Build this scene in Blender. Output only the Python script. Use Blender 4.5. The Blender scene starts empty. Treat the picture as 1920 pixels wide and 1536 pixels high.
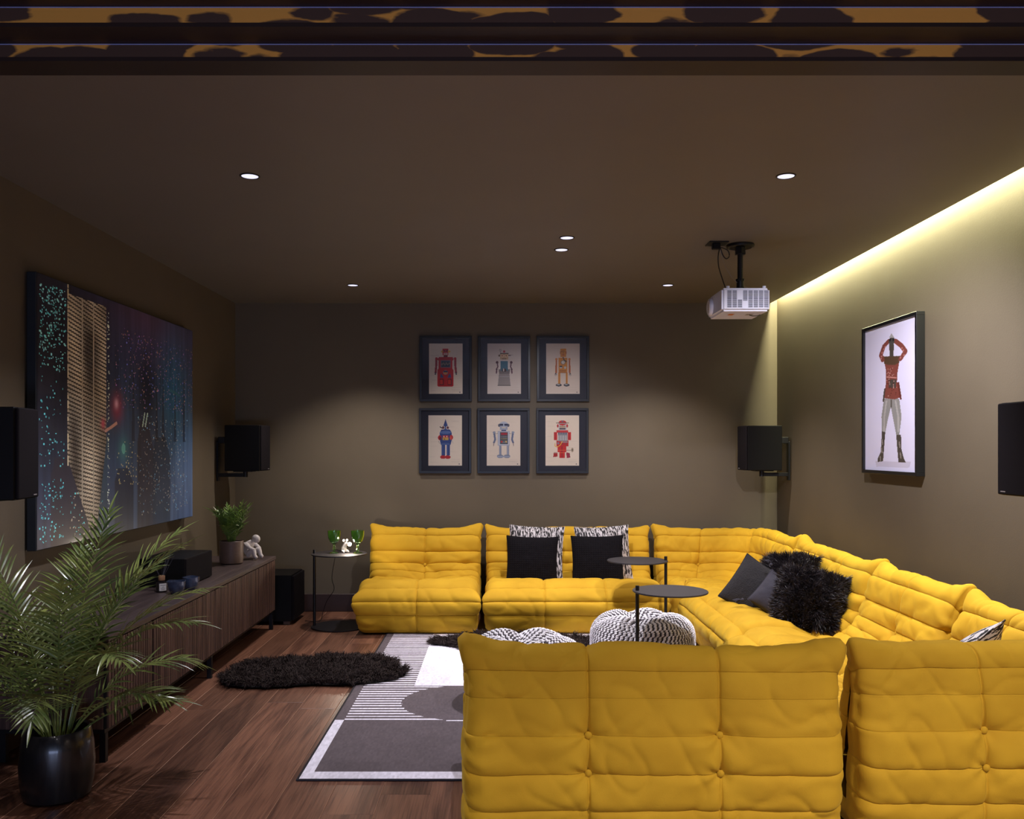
import bpy, bmesh, math, random
import numpy as np
from mathutils import Vector, Matrix, Euler
C = bpy.context.scene.collection
PI = math.pi
rad = math.radians
# ------------------------------------------------------------------ camera, world, lights, exposure
WL, WR, YB, YF, H, EYE = -2.16, 2.238, 7.186, -3.4, 2.5, 1.326
sc = bpy.context.scene
cam = bpy.data.cameras.new('camera'); camo = bpy.data.objects.new('camera', cam); C.objects.link(camo)
camo.location = (0, 0, EYE); camo.rotation_euler = (rad(90), 0, 0)
cam.sensor_width = 36; cam.lens = 1660/1920*36; cam.shift_x = 20/1920; cam.shift_y = 72/1920
cam.clip_start = 0.05
sc.camera = camo
vs = sc.view_settings
vs.view_transform = 'Standard'; vs.look = 'None'; vs.exposure = 0.0; vs.gamma = 1.0; vs.use_curve_mapping = False
w = bpy.data.worlds.new('world'); sc.world = w; w.use_nodes = True
w.node_tree.nodes['Background'].inputs[0].default_value = (0.3, 0.33, 0.4, 1)
w.node_tree.nodes['Background'].inputs[1].default_value = 0.05
def lamp(kind, name, loc, rot, energy, color, **kw):
    l = bpy.data.lights.new(name, kind); l.energy = energy; l.color = color
    for k, v in kw.items(): setattr(l, k, v)
    o = bpy.data.objects.new(name, l); C.objects.link(o); o.location = loc; o.rotation_euler = rot
    return o
COOL = (0.86, 0.86, 1.0)
WARM = (1.0, 0.80, 0.62)
# ceiling downlights seen in the picture: x, y, watts, cone degrees, blend
DOWN = [(-1.07, 6.38, 100, 104, .6), (1.20, 6.38, 92, 104, .6), (-1.085, 3.82, 105, 112, .7), (1.228, 3.82, 230, 118, .8),
        (0.366, 4.94, 155, 94, .8), (0.356, 5.24, 120, 90, .8)]
for x, y, e, a, b in DOWN:
    lamp('SPOT', 'downlight_beam', (x, y, H-0.02), (rad(38) if y == 5.24 else rad(22) if e == 230 else 0, rad(-22) if e == 230 else 0, 0), e, (1.0, 0.90, 0.84) if y > 6 else (0.93, 0.90, 1.0), spot_size=rad(a), spot_blend=b, shadow_soft_size=0.03)
# downlights of the near half of the room, behind and above the camera
for x, y, e in [(-1.2, 1.5, 40), (1.75, 0.8, 460), (0.0, -0.2, 370), (-1.1, -1.2, 30), (1.5, -1.2, 60)]:
    lamp('SPOT', 'near_downlight_beam', (x, y, 2.64), (0, 0, 0), e, (1.0, 0.90, 0.88), spot_size=rad(120), spot_blend=.8, shadow_soft_size=0.04)
# LED strip in the shadow gap along the right wall
lamp('AREA', 'cove_light', (WR-0.040, (2.8+YB)/2, 2.62), (0, 0, 0), 130, (1.0, 0.98, 0.60), shape='RECTANGLE', size=0.03, size_y=YB-2.86)
# added cool fill low behind the camera, no visible source there
lamp('AREA', 'cool_fill_light', (0.2, YF+0.1, 0.42), (rad(100), 0, 0), 75, (0.50, 0.62, 1.0), shape='RECTANGLE', size=3.4, size_y=0.7)
# ------------------------------------------------------------------ materials
def lin(c):
    return tuple(((v/255)/12.92 if v/255 <= 0.04045 else ((v/255+0.055)/1.055)**2.4) for v in c)
def newmat(name):
    m = bpy.data.materials.new(name); m.use_nodes = True
    nt = m.node_tree; return m, nt, nt.nodes['Principled BSDF']
def mat(name, col, rough=0.5, metal=0.0, noise=0.0, nscale=20, bump=0.0, bscale=60, stretch=(1, 1, 1), col2=None, coat=0, sheen=0, spec=None, emit=None, estr=0, trans=0, tint=0.0):
    m, nt, p = newmat(name)
    p.inputs['Base Color'].default_value = (*col, 1); p.inputs['Roughness'].default_value = rough
    p.inputs['Metallic'].default_value = metal
    if spec is not None: p.inputs['Specular IOR Level'].default_value = spec
    if coat: p.inputs['Coat Weight'].default_value = coat; p.inputs['Coat Roughness'].default_value = 0.08
    if sheen: p.inputs['Sheen Weight'].default_value = sheen; p.inputs['Sheen Roughness'].default_value = 0.45; p.inputs['Sheen Tint'].default_value = (*[min(1, c*2+.1) for c in col], 1)
    if trans: p.inputs['Transmission Weight'].default_value = trans
    if emit: p.inputs['Emission Color'].default_value = (*emit, 1); p.inputs['Emission Strength'].default_value = estr
    N, L = nt.nodes, nt.links
    tc = N.new('ShaderNodeTexCoord'); mp = N.new('ShaderNodeMapping'); mp.inputs['Scale'].default_value = stretch
    L.new(tc.outputs['Object'], mp.inputs['Vector'])
    src = None
    if noise or col2:
        n = N.new('ShaderNodeTexNoise'); n.inputs['Scale'].default_value = nscale; n.inputs['Detail'].default_value = 6
        L.new(mp.outputs[0], n.inputs['Vector'])
        mx = N.new('ShaderNodeMix'); mx.data_type = 'RGBA'
        c2 = col2 if col2 else tuple(c*(1-noise) for c in col)
        mx.inputs[6].default_value = (*col, 1); mx.inputs[7].default_value = (*c2, 1)
        rp = N.new('ShaderNodeMapRange'); rp.inputs[1].default_value = .35; rp.inputs[2].default_value = .65
        L.new(n.outputs[0], rp.inputs[0]); L.new(rp.outputs[0], mx.inputs[0]); src = mx.outputs[2]
    if tint:
        oi = N.new('ShaderNodeObjectInfo'); mr = N.new('ShaderNodeMapRange'); mr.inputs[3].default_value = 1-tint; mr.inputs[4].default_value = 1+tint
        L.new(oi.outputs['Random'], mr.inputs[0])
        hs = N.new('ShaderNodeHueSaturation'); L.new(mr.outputs[0], hs.inputs['Value'])
        if src: L.new(src, hs.inputs['Color'])
        else: hs.inputs['Color'].default_value = (*col, 1)
        src = hs.outputs[0]
    if src: L.new(src, p.inputs['Base Color'])
    if bump:
        n2 = N.new('ShaderNodeTexNoise'); n2.inputs['Scale'].default_value = bscale; n2.inputs['Detail'].default_value = 4
        L.new(mp.outputs[0], n2.inputs['Vector'])
        b = N.new('ShaderNodeBump'); b.inputs['Strength'].default_value = bump; b.inputs['Distance'].default_value = 0.01
        L.new(n2.outputs[0], b.inputs['Height']); L.new(b.outputs[0], p.inputs['Normal'])
    return m
def vcmat(name, rough=0.5, coat=0):
    m, nt, p = newmat(name)
    a = nt.nodes.new('ShaderNodeAttribute'); a.attribute_name = 'Col'
    nt.links.new(a.outputs['Color'], p.inputs['Base Color']); p.inputs['Roughness'].default_value = rough
    if coat: p.inputs['Coat Weight'].default_value = coat; p.inputs['Coat Roughness'].default_value = 0.1
    return m
def wood(name, c1, c2, axis, scale=9, rough=.45, tint=.15, grain=16, bump=.15):
    """planks with long grain along axis, per-object tone"""
    m, nt, p = newmat(name); N, L = nt.nodes, nt.links
    tc = N.new('ShaderNodeTexCoord'); oi = N.new('ShaderNodeObjectInfo')
    ad = N.new('ShaderNodeVectorMath'); ad.operation = 'ADD'
    mu = N.new('ShaderNodeVectorMath'); mu.operation = 'SCALE'; mu.inputs[3].default_value = 37
    cx = N.new('ShaderNodeCombineXYZ')
    for i in range(3): L.new(oi.outputs['Random'], cx.inputs[i])
    L.new(cx.outputs[0], mu.inputs[0]); L.new(mu.outputs[0], ad.inputs[1]); L.new(tc.outputs['Object'], ad.inputs[0])
    mp = N.new('ShaderNodeMapping'); s = [1, 1, 1]; s[axis] = 0.09; mp.inputs['Scale'].default_value = s
    L.new(ad.outputs[0], mp.inputs['Vector'])
    n = N.new('ShaderNodeTexNoise'); n.inputs['Scale'].default_value = scale; n.inputs['Detail'].default_value = 3; n.inputs['Distortion'].default_value = .6
    L.new(mp.outputs[0], n.inputs['Vector'])
    wv = N.new('ShaderNodeMath'); wv.operation = 'MULTIPLY'; wv.inputs[1].default_value = grain; L.new(n.outputs[0], wv.inputs[0])
    sn = N.new('ShaderNodeMath'); sn.operation = 'SINE'; L.new(wv.outputs[0], sn.inputs[0])
    n2 = N.new('ShaderNodeTexNoise'); n2.inputs['Scale'].default_value = 160; n2.inputs['Detail'].default_value = 4
    mp2 = N.new('ShaderNodeMapping'); s = [1, 1, 1]; s[axis] = 0.03; mp2.inputs['Scale'].default_value = s
    L.new(ad.outputs[0], mp2.inputs['Vector']); L.new(mp2.outputs[0], n2.inputs['Vector'])
    sm = N.new('ShaderNodeMath'); sm.operation = 'MULTIPLY_ADD'; sm.inputs[1].default_value = .16; L.new(sn.outputs[0], sm.inputs[0]); L.new(n2.outputs[0], sm.inputs[2])
    mr = N.new('ShaderNodeMapRange'); mr.inputs[1].default_value = .3; mr.inputs[2].default_value = .75; L.new(sm.outputs[0], mr.inputs[0])
    mx = N.new('ShaderNodeMix'); mx.data_type = 'RGBA'; mx.inputs[6].default_value = (*c1, 1); mx.inputs[7].default_value = (*c2, 1)
    L.new(mr.outputs[0], mx.inputs[0])
    hs = N.new('ShaderNodeHueSaturation'); L.new(mx.outputs[2], hs.inputs['Color'])
    t = N.new('ShaderNodeMapRange'); t.inputs[3].default_value = 1-tint; t.inputs[4].default_value = 1+tint
    L.new(oi.outputs['Random'], t.inputs[0]); L.new(t.outputs[0], hs.inputs['Value']); L.new(hs.outputs[0], p.inputs['Base Color'])
    p.inputs['Roughness'].default_value = rough
    b = N.new('ShaderNodeBump'); b.inputs['Strength'].default_value = bump; b.inputs['Distance'].default_value = .004
    L.new(sm.outputs[0], b.inputs['Height']); L.new(b.outputs[0], p.inputs['Normal'])
    return m
def glass_pane(name):
    m = bpy.data.materials.new(name); m.use_nodes = True; nt = m.node_tree; N, L = nt.nodes, nt.links
    N.remove(N['Principled BSDF'])
    t = N.new('ShaderNodeBsdfTransparent'); g = N.new('ShaderNodeBsdfGlossy'); g.inputs['Roughness'].default_value = .02
    f = N.new('ShaderNodeFresnel'); f.inputs[0].default_value = 1.45; mx = N.new('ShaderNodeMixShader')
    L.new(f.outputs[0], mx.inputs[0]); L.new(t.outputs[0], mx.inputs[1]); L.new(g.outputs[0], mx.inputs[2])
    L.new(mx.outputs[0], N['Material Output'].inputs[0]); return m
M = {}
M['wall'] = mat('olive_paint', (0.118, 0.094, 0.064), .62, noise=.06, nscale=3, bump=.06, bscale=220, spec=.3)
M['ceil'] = mat('ceiling_paint', (0.160, 0.138, 0.115), .55, noise=.05, nscale=2, bump=.04, bscale=200, spec=.35)
M['white_paint'] = mat('cove_paint', (0.6, 0.58, 0.5), .7)
M['skirt'] = mat('dark_skirting', (0.035, 0.016, 0.012), .45, noise=.2, nscale=8)
M['soffit'] = mat('dark_brown_soffit', (0.034, 0.022, 0.019), .5, noise=.1, nscale=6, spec=.25)
M['plank'] = wood('walnut_plank', lin((84, 54, 42)), lin((128, 88, 68)), 1, 9, .36, .24, 14)
M['cabwood'] = wood('smoked_oak', lin((66, 46, 40)), lin((108, 80, 68)), 2, 12, .5, .10, 12)
M['cabtop'] = wood('smoked_oak_top', lin((66, 54, 54)), lin((92, 78, 76)), 1, 12, .42, .03, 12)
M['blackmetal'] = mat('black_metal', (0.012, 0.011, 0.012), .42, metal=.4, bump=.03, bscale=300)
M['tabletop'] = mat('black_powder_coat', (0.034, 0.030, 0.034), .5, metal=.2, noise=.1, nscale=40)
M['blackbox'] = mat('black_vinyl', (0.006, 0.0055, 0.006), .45, bump=.05, bscale=400, spec=.15)
M['grille'] = mat('speaker_cloth', (0.010, 0.008, 0.010), .9, spec=.1, bump=.3, bscale=900)
M['yellow'] = mat('mustard_suede', (0.60, 0.345, 0.018), .82, col2=(0.53, 0.295, 0.014), nscale=5, bump=.12, bscale=420, sheen=.25, spec=.25)
M['fur'] = mat('black_brown_fur', (0.034, 0.021, 0.019), .7, sheen=.05, spec=.2, tint=0, noise=.4, nscale=30)
M['furc'] = mat('black_cushion_fur', (0.022, 0.016, 0.020), .45, sheen=.2, noise=.4, nscale=30)
M['hide'] = mat('dark_hide', (0.012, 0.009, 0.009), .9)
M['bluehighlight'] = mat('blue_highlight_edge', (0.35, 0.45, 0.9), .35, metal=.1)  # cool highlight line along the riser tops, put into the strip colour
M['bevel'] = mat('plank_bevel', lin((170, 128, 104)), .5)  # lighter worn bevel, with the glint of the seams put into its colour
M['whiteplastic'] = mat('white_plastic', (0.62, 0.62, 0.72), .4, bump=.03, bscale=300)
M['dark'] = mat('dark_slot', (0.02, 0.02, 0.03), .7)
M['ceramic'] = mat('white_ceramic', (0.62, 0.58, 0.58), .35, coat=.2)
M['bluebowl'] = mat('blue_glaze', (0.035, 0.055, 0.11), .25, col2=(0.02, 0.028, 0.06), nscale=30, coat=.6)
M['potmetal'] = mat('brushed_taupe_pot', (0.16, 0.105, 0.085), .45, noise=.2, nscale=30, stretch=(1, 1, 8), bump=.1, bscale=60)
M['blackpot'] = mat('black_glazed_pot', (0.010, 0.010, 0.012), .28, noise=.3, nscale=12, stretch=(2, 2, .3), coat=.3, bump=.12, bscale=14)
M['soil'] = mat('soil', (0.012, 0.008, 0.006), .95, bump=.8, bscale=60)
M['leaf'] = mat('palm_leaf', (0.24, 0.28, 0.075), .30, col2=(0.085, 0.13, 0.035), nscale=9, tint=.3, spec=.5)
M['leaf2'] = mat('parlour_leaf', (0.17, 0.28, 0.045), .4, col2=(0.08, 0.16, 0.03), nscale=20, tint=.25, spec=.5)
M['stem'] = mat('palm_stem', (0.10, 0.14, 0.03), .5, noise=.3)
M['cork'] = mat('wooden_cap', (0.30, 0.15, 0.075), .6, noise=.3, nscale=30)
M['label'] = mat('paper_label', (0.62, 0.58, 0.56), .6)
M['amber'] = mat('dark_bottle', (0.012, 0.010, 0.012), .12, coat=.4)
M['knit_w'] = mat('white_cord', (0.80, 0.77, 0.80), .8, noise=.1, nscale=60)
M['knit_k'] = mat('black_cord', (0.045, 0.036, 0.042), .85)
M['doorback'] = mat('dark_oak_groove', (0.010, 0.007, 0.006), .7)
M['knitblack'] = mat('black_knit', (0.007, 0.006, 0.0075), .95, spec=.08)
M['linen'] = mat('slate_linen', (0.030, 0.027, 0.040), .8, bump=.3, bscale=300, sheen=.3)
M['wool'] = mat('charcoal_wool', (0.013, 0.011, 0.013), .9, bump=.8, bscale=160, sheen=.3)
M['frame'] = mat('black_frame', (0.006, 0.006, 0.007), .35)
M['mount'] = mat('navy_mount', (0.014, 0.014, 0.026), .6)
M['print'] = vcmat('print', .55)
M['canvas'] = vcmat('canvas_print', .38, .15)
M['rug'] = vcmat('woven_rug', .95)
M['pane'] = glass_pane('clear_glazing')
M['glow'] = mat('downlight_lens', (.8, .8, .9), .5, emit=(0.72, 0.74, 1.0), estr=1.15)
M['bulb'] = mat('lit_bulb', (1, 1, 1), .5, emit=(1.0, 0.86, 0.66), estr=60)
M['brass'] = mat('warm_resin', (0.62, 0.42, 0.26), .5)
M['orange'] = mat('orange_sticker', (0.65, 0.18, 0.03), .5)
M['greyprint'] = mat('grey_print', (0.28, 0.26, 0.26), .6)
M['gold'] = mat('gold_terminal', (0.6, 0.38, 0.12), .3, metal=1)
# green glass
g, nt, p = newmat('green_glass'); p.inputs['Base Color'].default_value = (0.52, 1.0, 0.40, 1); p.inputs['Roughness'].default_value = .03
p.inputs['Transmission Weight'].default_value = 1.0; p.inputs['IOR'].default_value = 1.45; M['green'] = g
# leopard print wall covering
m, nt, p = newmat('leopard_print'); N, L = nt.nodes, nt.links
tc = N.new('ShaderNodeTexCoord'); mp = N.new('ShaderNodeMapping'); mp.inputs['Scale'].default_value = (4.8, 1, 14); L.new(tc.outputs['Object'], mp.inputs[0])
nz = N.new('ShaderNodeTexNoise'); nz.inputs['Scale'].default_value = 1.1; nz.inputs['Detail'].default_value = 4
va = N.new('ShaderNodeVectorMath'); va.operation = 'MULTIPLY_ADD'; va.inputs[1].default_value = (.5, .5, .5)
L.new(mp.outputs[0], nz.inputs['Vector']); L.new(nz.outputs['Color'], va.inputs[0]); L.new(mp.outputs[0], va.inputs[2])
vo = N.new('ShaderNodeTexVoronoi'); vo.feature = 'F1'; vo.inputs['Scale'].default_value = 1.0; vo.inputs['Randomness'].default_value = .75; L.new(va.outputs[0], vo.inputs['Vector'])
mr = N.new('ShaderNodeMapRange'); mr.inputs[1].default_value = .63; mr.inputs[2].default_value = .58; L.new(vo.outputs['Distance'], mr.inputs[0])
mx = N.new('ShaderNodeMix'); mx.data_type = 'RGBA'; mx.inputs[6].default_value = (0.80, 0.40, 0.07, 1); mx.inputs[7].default_value = (0.075, 0.042, 0.028, 1)
L.new(mr.outputs[0], mx.inputs[0]); L.new(mx.outputs[2], p.inputs['Base Color']); p.inputs['Roughness'].default_value = .7
M['leopard'] = m
# ------------------------------------------------------------------ mesh helpers
def mesh_from(name, V, F, smooth=True):
    me = bpy.data.meshes.new(name)
    me.from_pydata([tuple(v) for v in V], [], F); me.validate(); 
    me.polygons.foreach_set('use_smooth', [smooth]*len(me.polygons)); me.update(); return me
def mesh_np(name, V, Q=None, T=None, smooth=True):
    V = np.asarray(V, np.float32); me = bpy.data.meshes.new(name); me.vertices.add(len(V)); me.vertices.foreach_set('co', V.ravel())
    idx = []; tot = []
    if Q is not None and len(Q): idx.append(np.asarray(Q, np.int32).ravel()); tot.append(np.full(len(Q), 4, np.int32))
    if T is not None and len(T): idx.append(np.asarray(T, np.int32).ravel()); tot.append(np.full(len(T), 3, np.int32))
    idx = np.concatenate(idx); tot = np.concatenate(tot)
    me.loops.add(len(idx)); me.loops.foreach_set('vertex_index', idx)
    me.polygons.add(len(tot)); st = np.concatenate([[0], np.cumsum(tot)[:-1]]).astype(np.int32)
    me.polygons.foreach_set('loop_start', st); me.polygons.foreach_set('loop_total', tot)
    me.update(calc_edges=True); me.polygons.foreach_set('use_smooth', np.full(len(tot), smooth)); me.update(); return me
def grid_faces(nu, nv, closev=False, closeu=False, off=0):
    i = np.arange(nu if closeu else nu-1)[:, None]; j = np.arange(nv if closev else nv-1)[None, :]
    i2 = (i+1) % nu; j2 = (j+1) % nv
    return (np.stack([i*nv+j+0*i, i2*nv+j, i2*nv+j2, i*nv+j2], -1)).reshape(-1, 4)+off
def obj(name, me, m=None, parent=None, loc=(0, 0, 0), rot=(0, 0, 0)):
    if isinstance(me, B): me = me.mesh(name)
    if m is not None and not me.materials: me.materials.append(m)
    o = bpy.data.objects.new(name, me); C.objects.link(o); o.location = loc; o.rotation_euler = rot
    if parent: o.parent = parent
    return o
def thing(name, label, cat, loc=(0, 0, 0), rz=0, group=None):
    o = bpy.data.objects.new(name, None); C.objects.link(o); o.location = loc; o.rotation_euler = (0, 0, rz); o.empty_display_size = .05
    return tag(o, label, cat, group)
def tag(o, label, cat, group=None):
    o['label'] = label; o['category'] = cat
    if group: o['group'] = group
    return o
def struct(name, me, m=None, parent=None, **k):
    o = obj(name, me, m, parent, **k); o['kind'] = 'structure'; return o
class B:
    """collects primitive shapes into one mesh"""
    def __init__(s): s.bm = bmesh.new(); s.sm = True
    def box(s, c, d, bev=0.0, rot=None, seg=1):
        r = bmesh.ops.create_cube(s.bm, size=1); vs_ = r['verts']
        bmesh.ops.scale(s.bm, verts=vs_, vec=d)
        if bev:
            es = list({e for v in vs_ for e in v.link_edges})
            rr = bmesh.ops.bevel(s.bm, geom=es, offset=bev, segments=seg, affect='EDGES'); vs_ = list({v for v in rr['verts']} | {v for v in vs_ if v.is_valid})
        mt = Matrix.Translation(c) @ (Euler(rot).to_matrix().to_4x4() if rot else Matrix())
        bmesh.ops.transform(s.bm, matrix=mt, verts=vs_); return s
    def cyl(s, c, r, h, n=32, r2=None, bev=0, rot=None):
        q = bmesh.ops.create_cone(s.bm, cap_ends=True, segments=n, radius1=r, radius2=r if r2 is None else r2, depth=h); vs_ = q['verts']
        if bev:
            es = [e for e in {e for v in vs_ for e in v.link_edges} if abs((e.verts[0].co-e.verts[1].co).z) < 1e-6]
            rr = bmesh.ops.bevel(s.bm, geom=es, offset=bev, segments=2, affect='EDGES'); vs_ = list({v for v in rr['verts']} | {v for v in vs_ if v.is_valid})
        mt = Matrix.Translation(c) @ (Euler(rot).to_matrix().to_4x4() if rot else Matrix())
        bmesh.ops.transform(s.bm, matrix=mt, verts=vs_); return s
    def ball(s, c, r, n=16, sc_=(1, 1, 1), rot=None):
        q = bmesh.ops.create_uvsphere(s.bm, u_segments=n, v_segments=max(6, n//2), radius=r)
        bmesh.ops.scale(s.bm, verts=q['verts'], vec=sc_)
        mt = Matrix.Translation(c) @ (Euler(rot).to_matrix().to_4x4() if rot else Matrix())
        bmesh.ops.transform(s.bm, matrix=mt, verts=q['verts']); return s
    def lathe(s, prof, c=(0, 0, 0), n=40):
        rings = []
        for r, z in prof: rings.append([s.bm.verts.new((c[0]+r*math.cos(2*PI*k/n), c[1]+r*math.sin(2*PI*k/n), c[2]+z)) for k in range(n)])
        for a, b in zip(rings, rings[1:]):
            for k in range(n): s.bm.faces.new((a[k], a[(k+1) % n], b[(k+1) % n], b[k]))
        return s
    def tube(s, pts, r, n=8):
        pts = [Vector(p_) for p_ in pts]; rings = []; rr = r if hasattr(r, '__len__') else [r]*len(pts)
        up = Vector((0.03, 0.05, 1))
        for i, p_ in enumerate(pts):
            t = (pts[min(i+1, len(pts)-1)]-pts[max(i-1, 0)]).normalized()
            a = t.cross(up); 
            if a.length < .1: a = t.cross(Vector((1, 0, 0)))
            a.normalize(); b = t.cross(a)
            rings.append([s.bm.verts.new(p_+(a*math.cos(2*PI*k/n)+b*math.sin(2*PI*k/n))*rr[i]) for k in range(n)])
        for x, y in zip(rings, rings[1:]):
            for k in range(n): s.bm.faces.new((x[k], x[(k+1) % n], y[(k+1) % n], y[k]))
        s.bm.faces.new(rings[0][::-1]); s.bm.faces.new(rings[-1]); return s
    def mesh(s, name):
        bmesh.ops.recalc_face_normals(s.bm, faces=s.bm.faces)
        me = bpy.data.meshes.new(name); s.bm.to_mesh(me); s.bm.free()
        me.polygons.foreach_set('use_smooth', [True]*len(me.polygons))
        me.set_sharp_from_angle(angle=rad(35)); return me
def spline(pts, n=8):
    """Catmull-Rom through points"""
    P = np.array(pts, float); out = []
    E = np.vstack([2*P[0]-P[1], P, 2*P[-1]-P[-2]])
    for i in range(1, len(E)-2):
        for t in np.linspace(0, 1, n, endpoint=False):
            a, b, c, d = E[i-1], E[i], E[i+1], E[i+2]
            out.append(.5*((2*b)+(-a+c)*t+(2*a-5*b+4*c-d)*t*t+(-a+3*b-3*c+d)*t**3))
    out.append(P[-1]); return out
def vnoise(x, y, seed=0):
    """smooth value noise in [-1,1] on arrays"""
    x = np.asarray(x, float); y = np.asarray(y, float)
    xi = np.floor(x).astype(np.int64); yi = np.floor(y).astype(np.int64); fx = x-xi; fy = y-yi
    def h(a, b):
        n = (a*374761393+b*668265263+seed*69069+12345) & 0x7fffffff
        n = ((n ^ (n >> 13))*1274126177) & 0x7fffffff; n = n ^ (n >> 16)
        return (n & 0xffff)/32767.5-1
    sx = fx*fx*(3-2*fx); sy = fy*fy*(3-2*fy)
    return (h(xi, yi)*(1-sx)+h(xi+1, yi)*sx)*(1-sy)+(h(xi, yi+1)*(1-sx)+h(xi+1, yi+1)*sx)*sy
def fbm(x, y, seed=0): return vnoise(x, y, seed)*.6+vnoise(x*2.1, y*2.1, seed+7)*.3+vnoise(x*4.3, y*4.3, seed+13)*.15
# ------------------------------------------------------------------ the room
struct('wall_left', B().box((WL-.06, (YB+YF)/2, 1.4), (.12, YB-YF, 2.9)), M['wall'])
struct('wall_right', B().box((WR+.06, (YB+YF)/2, 1.4), (.12, YB-YF, 2.9)), M['wall'])
struct('wall_back', B().box(((WL+WR)/2, YB+.06, 1.4), (WR-WL+.24, .12, 2.9)), M['wall'])
struct('wall_front', B().box(((WL+WR)/2, YF-.06, 1.4), (WR-WL+.24, .12, 2.9)), M['wall'])
struct('ceiling', B().box(((WL+WR-.055)/2, (2.79+YB)/2, H+.02), (WR-.055-WL, YB-2.79, .04)), M['ceil'])
struct('trim_1', B().box(((WR-.11), (2.79+YB)/2, 2.66), (.22, YB-2.79, .02)).box((WR-.21, (2.79+YB)/2, 2.595), (.02, YB-2.79, .11)), M['white_paint'])
# stepped dark soffits with leopard-print risers between the two halves of the room
levels = [(2.79, 2.686, 2.5), (2.686, 2.578, 2.5525), (2.578, 2.472, 2.611), (2.472, 2.37, 2.668)]
tr = struct('trim_2', B().box(((WL+WR)/2, 2.738, H+.006), (WR-WL, .104, .012)), M['soffit'])
for i, (y1, y0, z) in enumerate(levels):
    if i: obj('soffit', B().box(((WL+WR)/2, (y0+y1)/2, z+.006), (WR-WL, y1-y0, .012)), M['soffit'], tr)
    zn = levels[i+1][2] if i < 3 else 2.70
    obj('leopard_riser', B().box(((WL+WR)/2, y0+.006, (z+.0125+zn)/2), (WR-WL, .012, zn-z-.0125)), M['leopard'], tr)
    obj('highlight_strip', B().box(((WL+WR)/2, y0-.001, zn-.0025), (WR-WL, .003, .0022)), M['bluehighlight'], tr)
struct('ceiling_near', B().box(((WL+WR)/2, (2.37+YF)/2, 2.72), (WR-WL, 2.37-YF, .04)), M['ceil']).name = 'ceiling.001'
for nm, c, d in [('baseboard_back', ((WL+WR)/2, YB-.009, .072), (WR-WL, .018, .144)), ('baseboard_left', (WL+.009, (YB+YF)/2, .072), (.018, YB-YF-.036, .144)),
                 ('baseboard_right', (WR-.009, (YB+YF)/2, .072), (.018, YB-YF-.036, .144))]:
    struct(nm, B().box(c, d, .004), M['skirt'])
fl = struct('floor', B().box(((WL+WR)/2, (YB+YF)/2, -.03), (WR-WL+.2, YB-YF+.2, .02)), M['dark'])
random.seed(4)
PW = .19
x = -2.17
col = 0
while x < WR:
    x1 = min(x+PW, WR+.02); y = YF-random.uniform(0, 1.7); 
    while y < YB:
        ln = random.choice([1.5, 1.9, 2.2, 1.1]); y1 = min(y+ln, YB); y0_ = max(y, YF)
        if y1-y0_ > .05:
            c = ((x+x1)/2, (y0_+y1)/2, -.010+random.uniform(-.0002, .0002))
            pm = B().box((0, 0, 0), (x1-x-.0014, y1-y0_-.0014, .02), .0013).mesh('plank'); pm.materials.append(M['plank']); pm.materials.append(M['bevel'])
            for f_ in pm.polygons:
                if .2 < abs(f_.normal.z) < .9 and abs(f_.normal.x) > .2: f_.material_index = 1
            obj('plank', pm, None, fl, loc=c)
        y += ln
    x += PW; col += 1
# downlights
LD = ['small round downlight over the left end of the sofa back, near the back wall', 'small round downlight near the back wall on the right, left of the projector',
      'larger round downlight in the near left part of the ceiling', 'larger round downlight in the near right part of the ceiling above the light strip',
      'nearer one of the close pair of downlights in mid ceiling', 'farther one of the close pair of downlights in mid ceiling']
for (x, y, e, a, b), lb in zip(DOWN, LD):
    t = thing('downlight', lb, 'light', (x, y, H), 0, 'recessed ceiling downlights')
    r = .037
    obj('trim_ring', B().lathe([(r+.006, 0), (r+.006, -.003), (r, -.004), (r-.002, -.0015), (r-.002, 0)]), M['blackmetal'], t)
    obj('lens', B().cyl((0, 0, -.0012), r-.0015, .0016, 32), M['glow'], t)
# ------------------------------------------------------------------ sofas
PROF = [  # y from back, z, medial y, medial z, seam kind
 (.105, .00, .20, .12, 0), (.062, .055, .18, .12, 0), (.035, .16, .17, .20, 1), (.025, .285, .16, .32, 1), (.028, .415, .15, .43, 1), (.045, .54, .14, .53, 1),
 (.060, .630, .13, .60, 1), (.085, .683, .13, .61, 0), (.130, .695, .13, .61, 0), (.178, .655, .135, .60, 1), (.222, .53, .15, .52, 1), (.262, .445, .17, .42, 1),
 (.305, .392, .20, .30, 2), (.355, .352, .24, .22, 2), (.41, .330, .30, .19, 2), (.485, .322, .42, .18, 2), (.62, .352, .60, .18, 0), (.77, .372, .72, .18, 0),
 (.88, .340, .82, .18, 1), (.95, .255, .85, .18, 1), (.935, .155, .85, .16, 1), (.885, .05, .82, .12, 0), (.82, .0, .78, .12, 0), (.60, .0, .58, .12, 0), (.30, .0, .30, .12, 0)]
PROFC = [q for q in PROF[:16]] + [(.60, .348, .58, .18, 0), (.74, .368, .70, .18, 1), (.86, .372, .80, .18, 0), (.925, .35, .86, .18, 0), (.935, .20, .86, .16, 0), (.93, .02, .84, .12, 0), (.85, .0, .80, .12, 0), (.55, .0, .5, .12, 0), (.30, .0, .30, .12, 0)]
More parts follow.
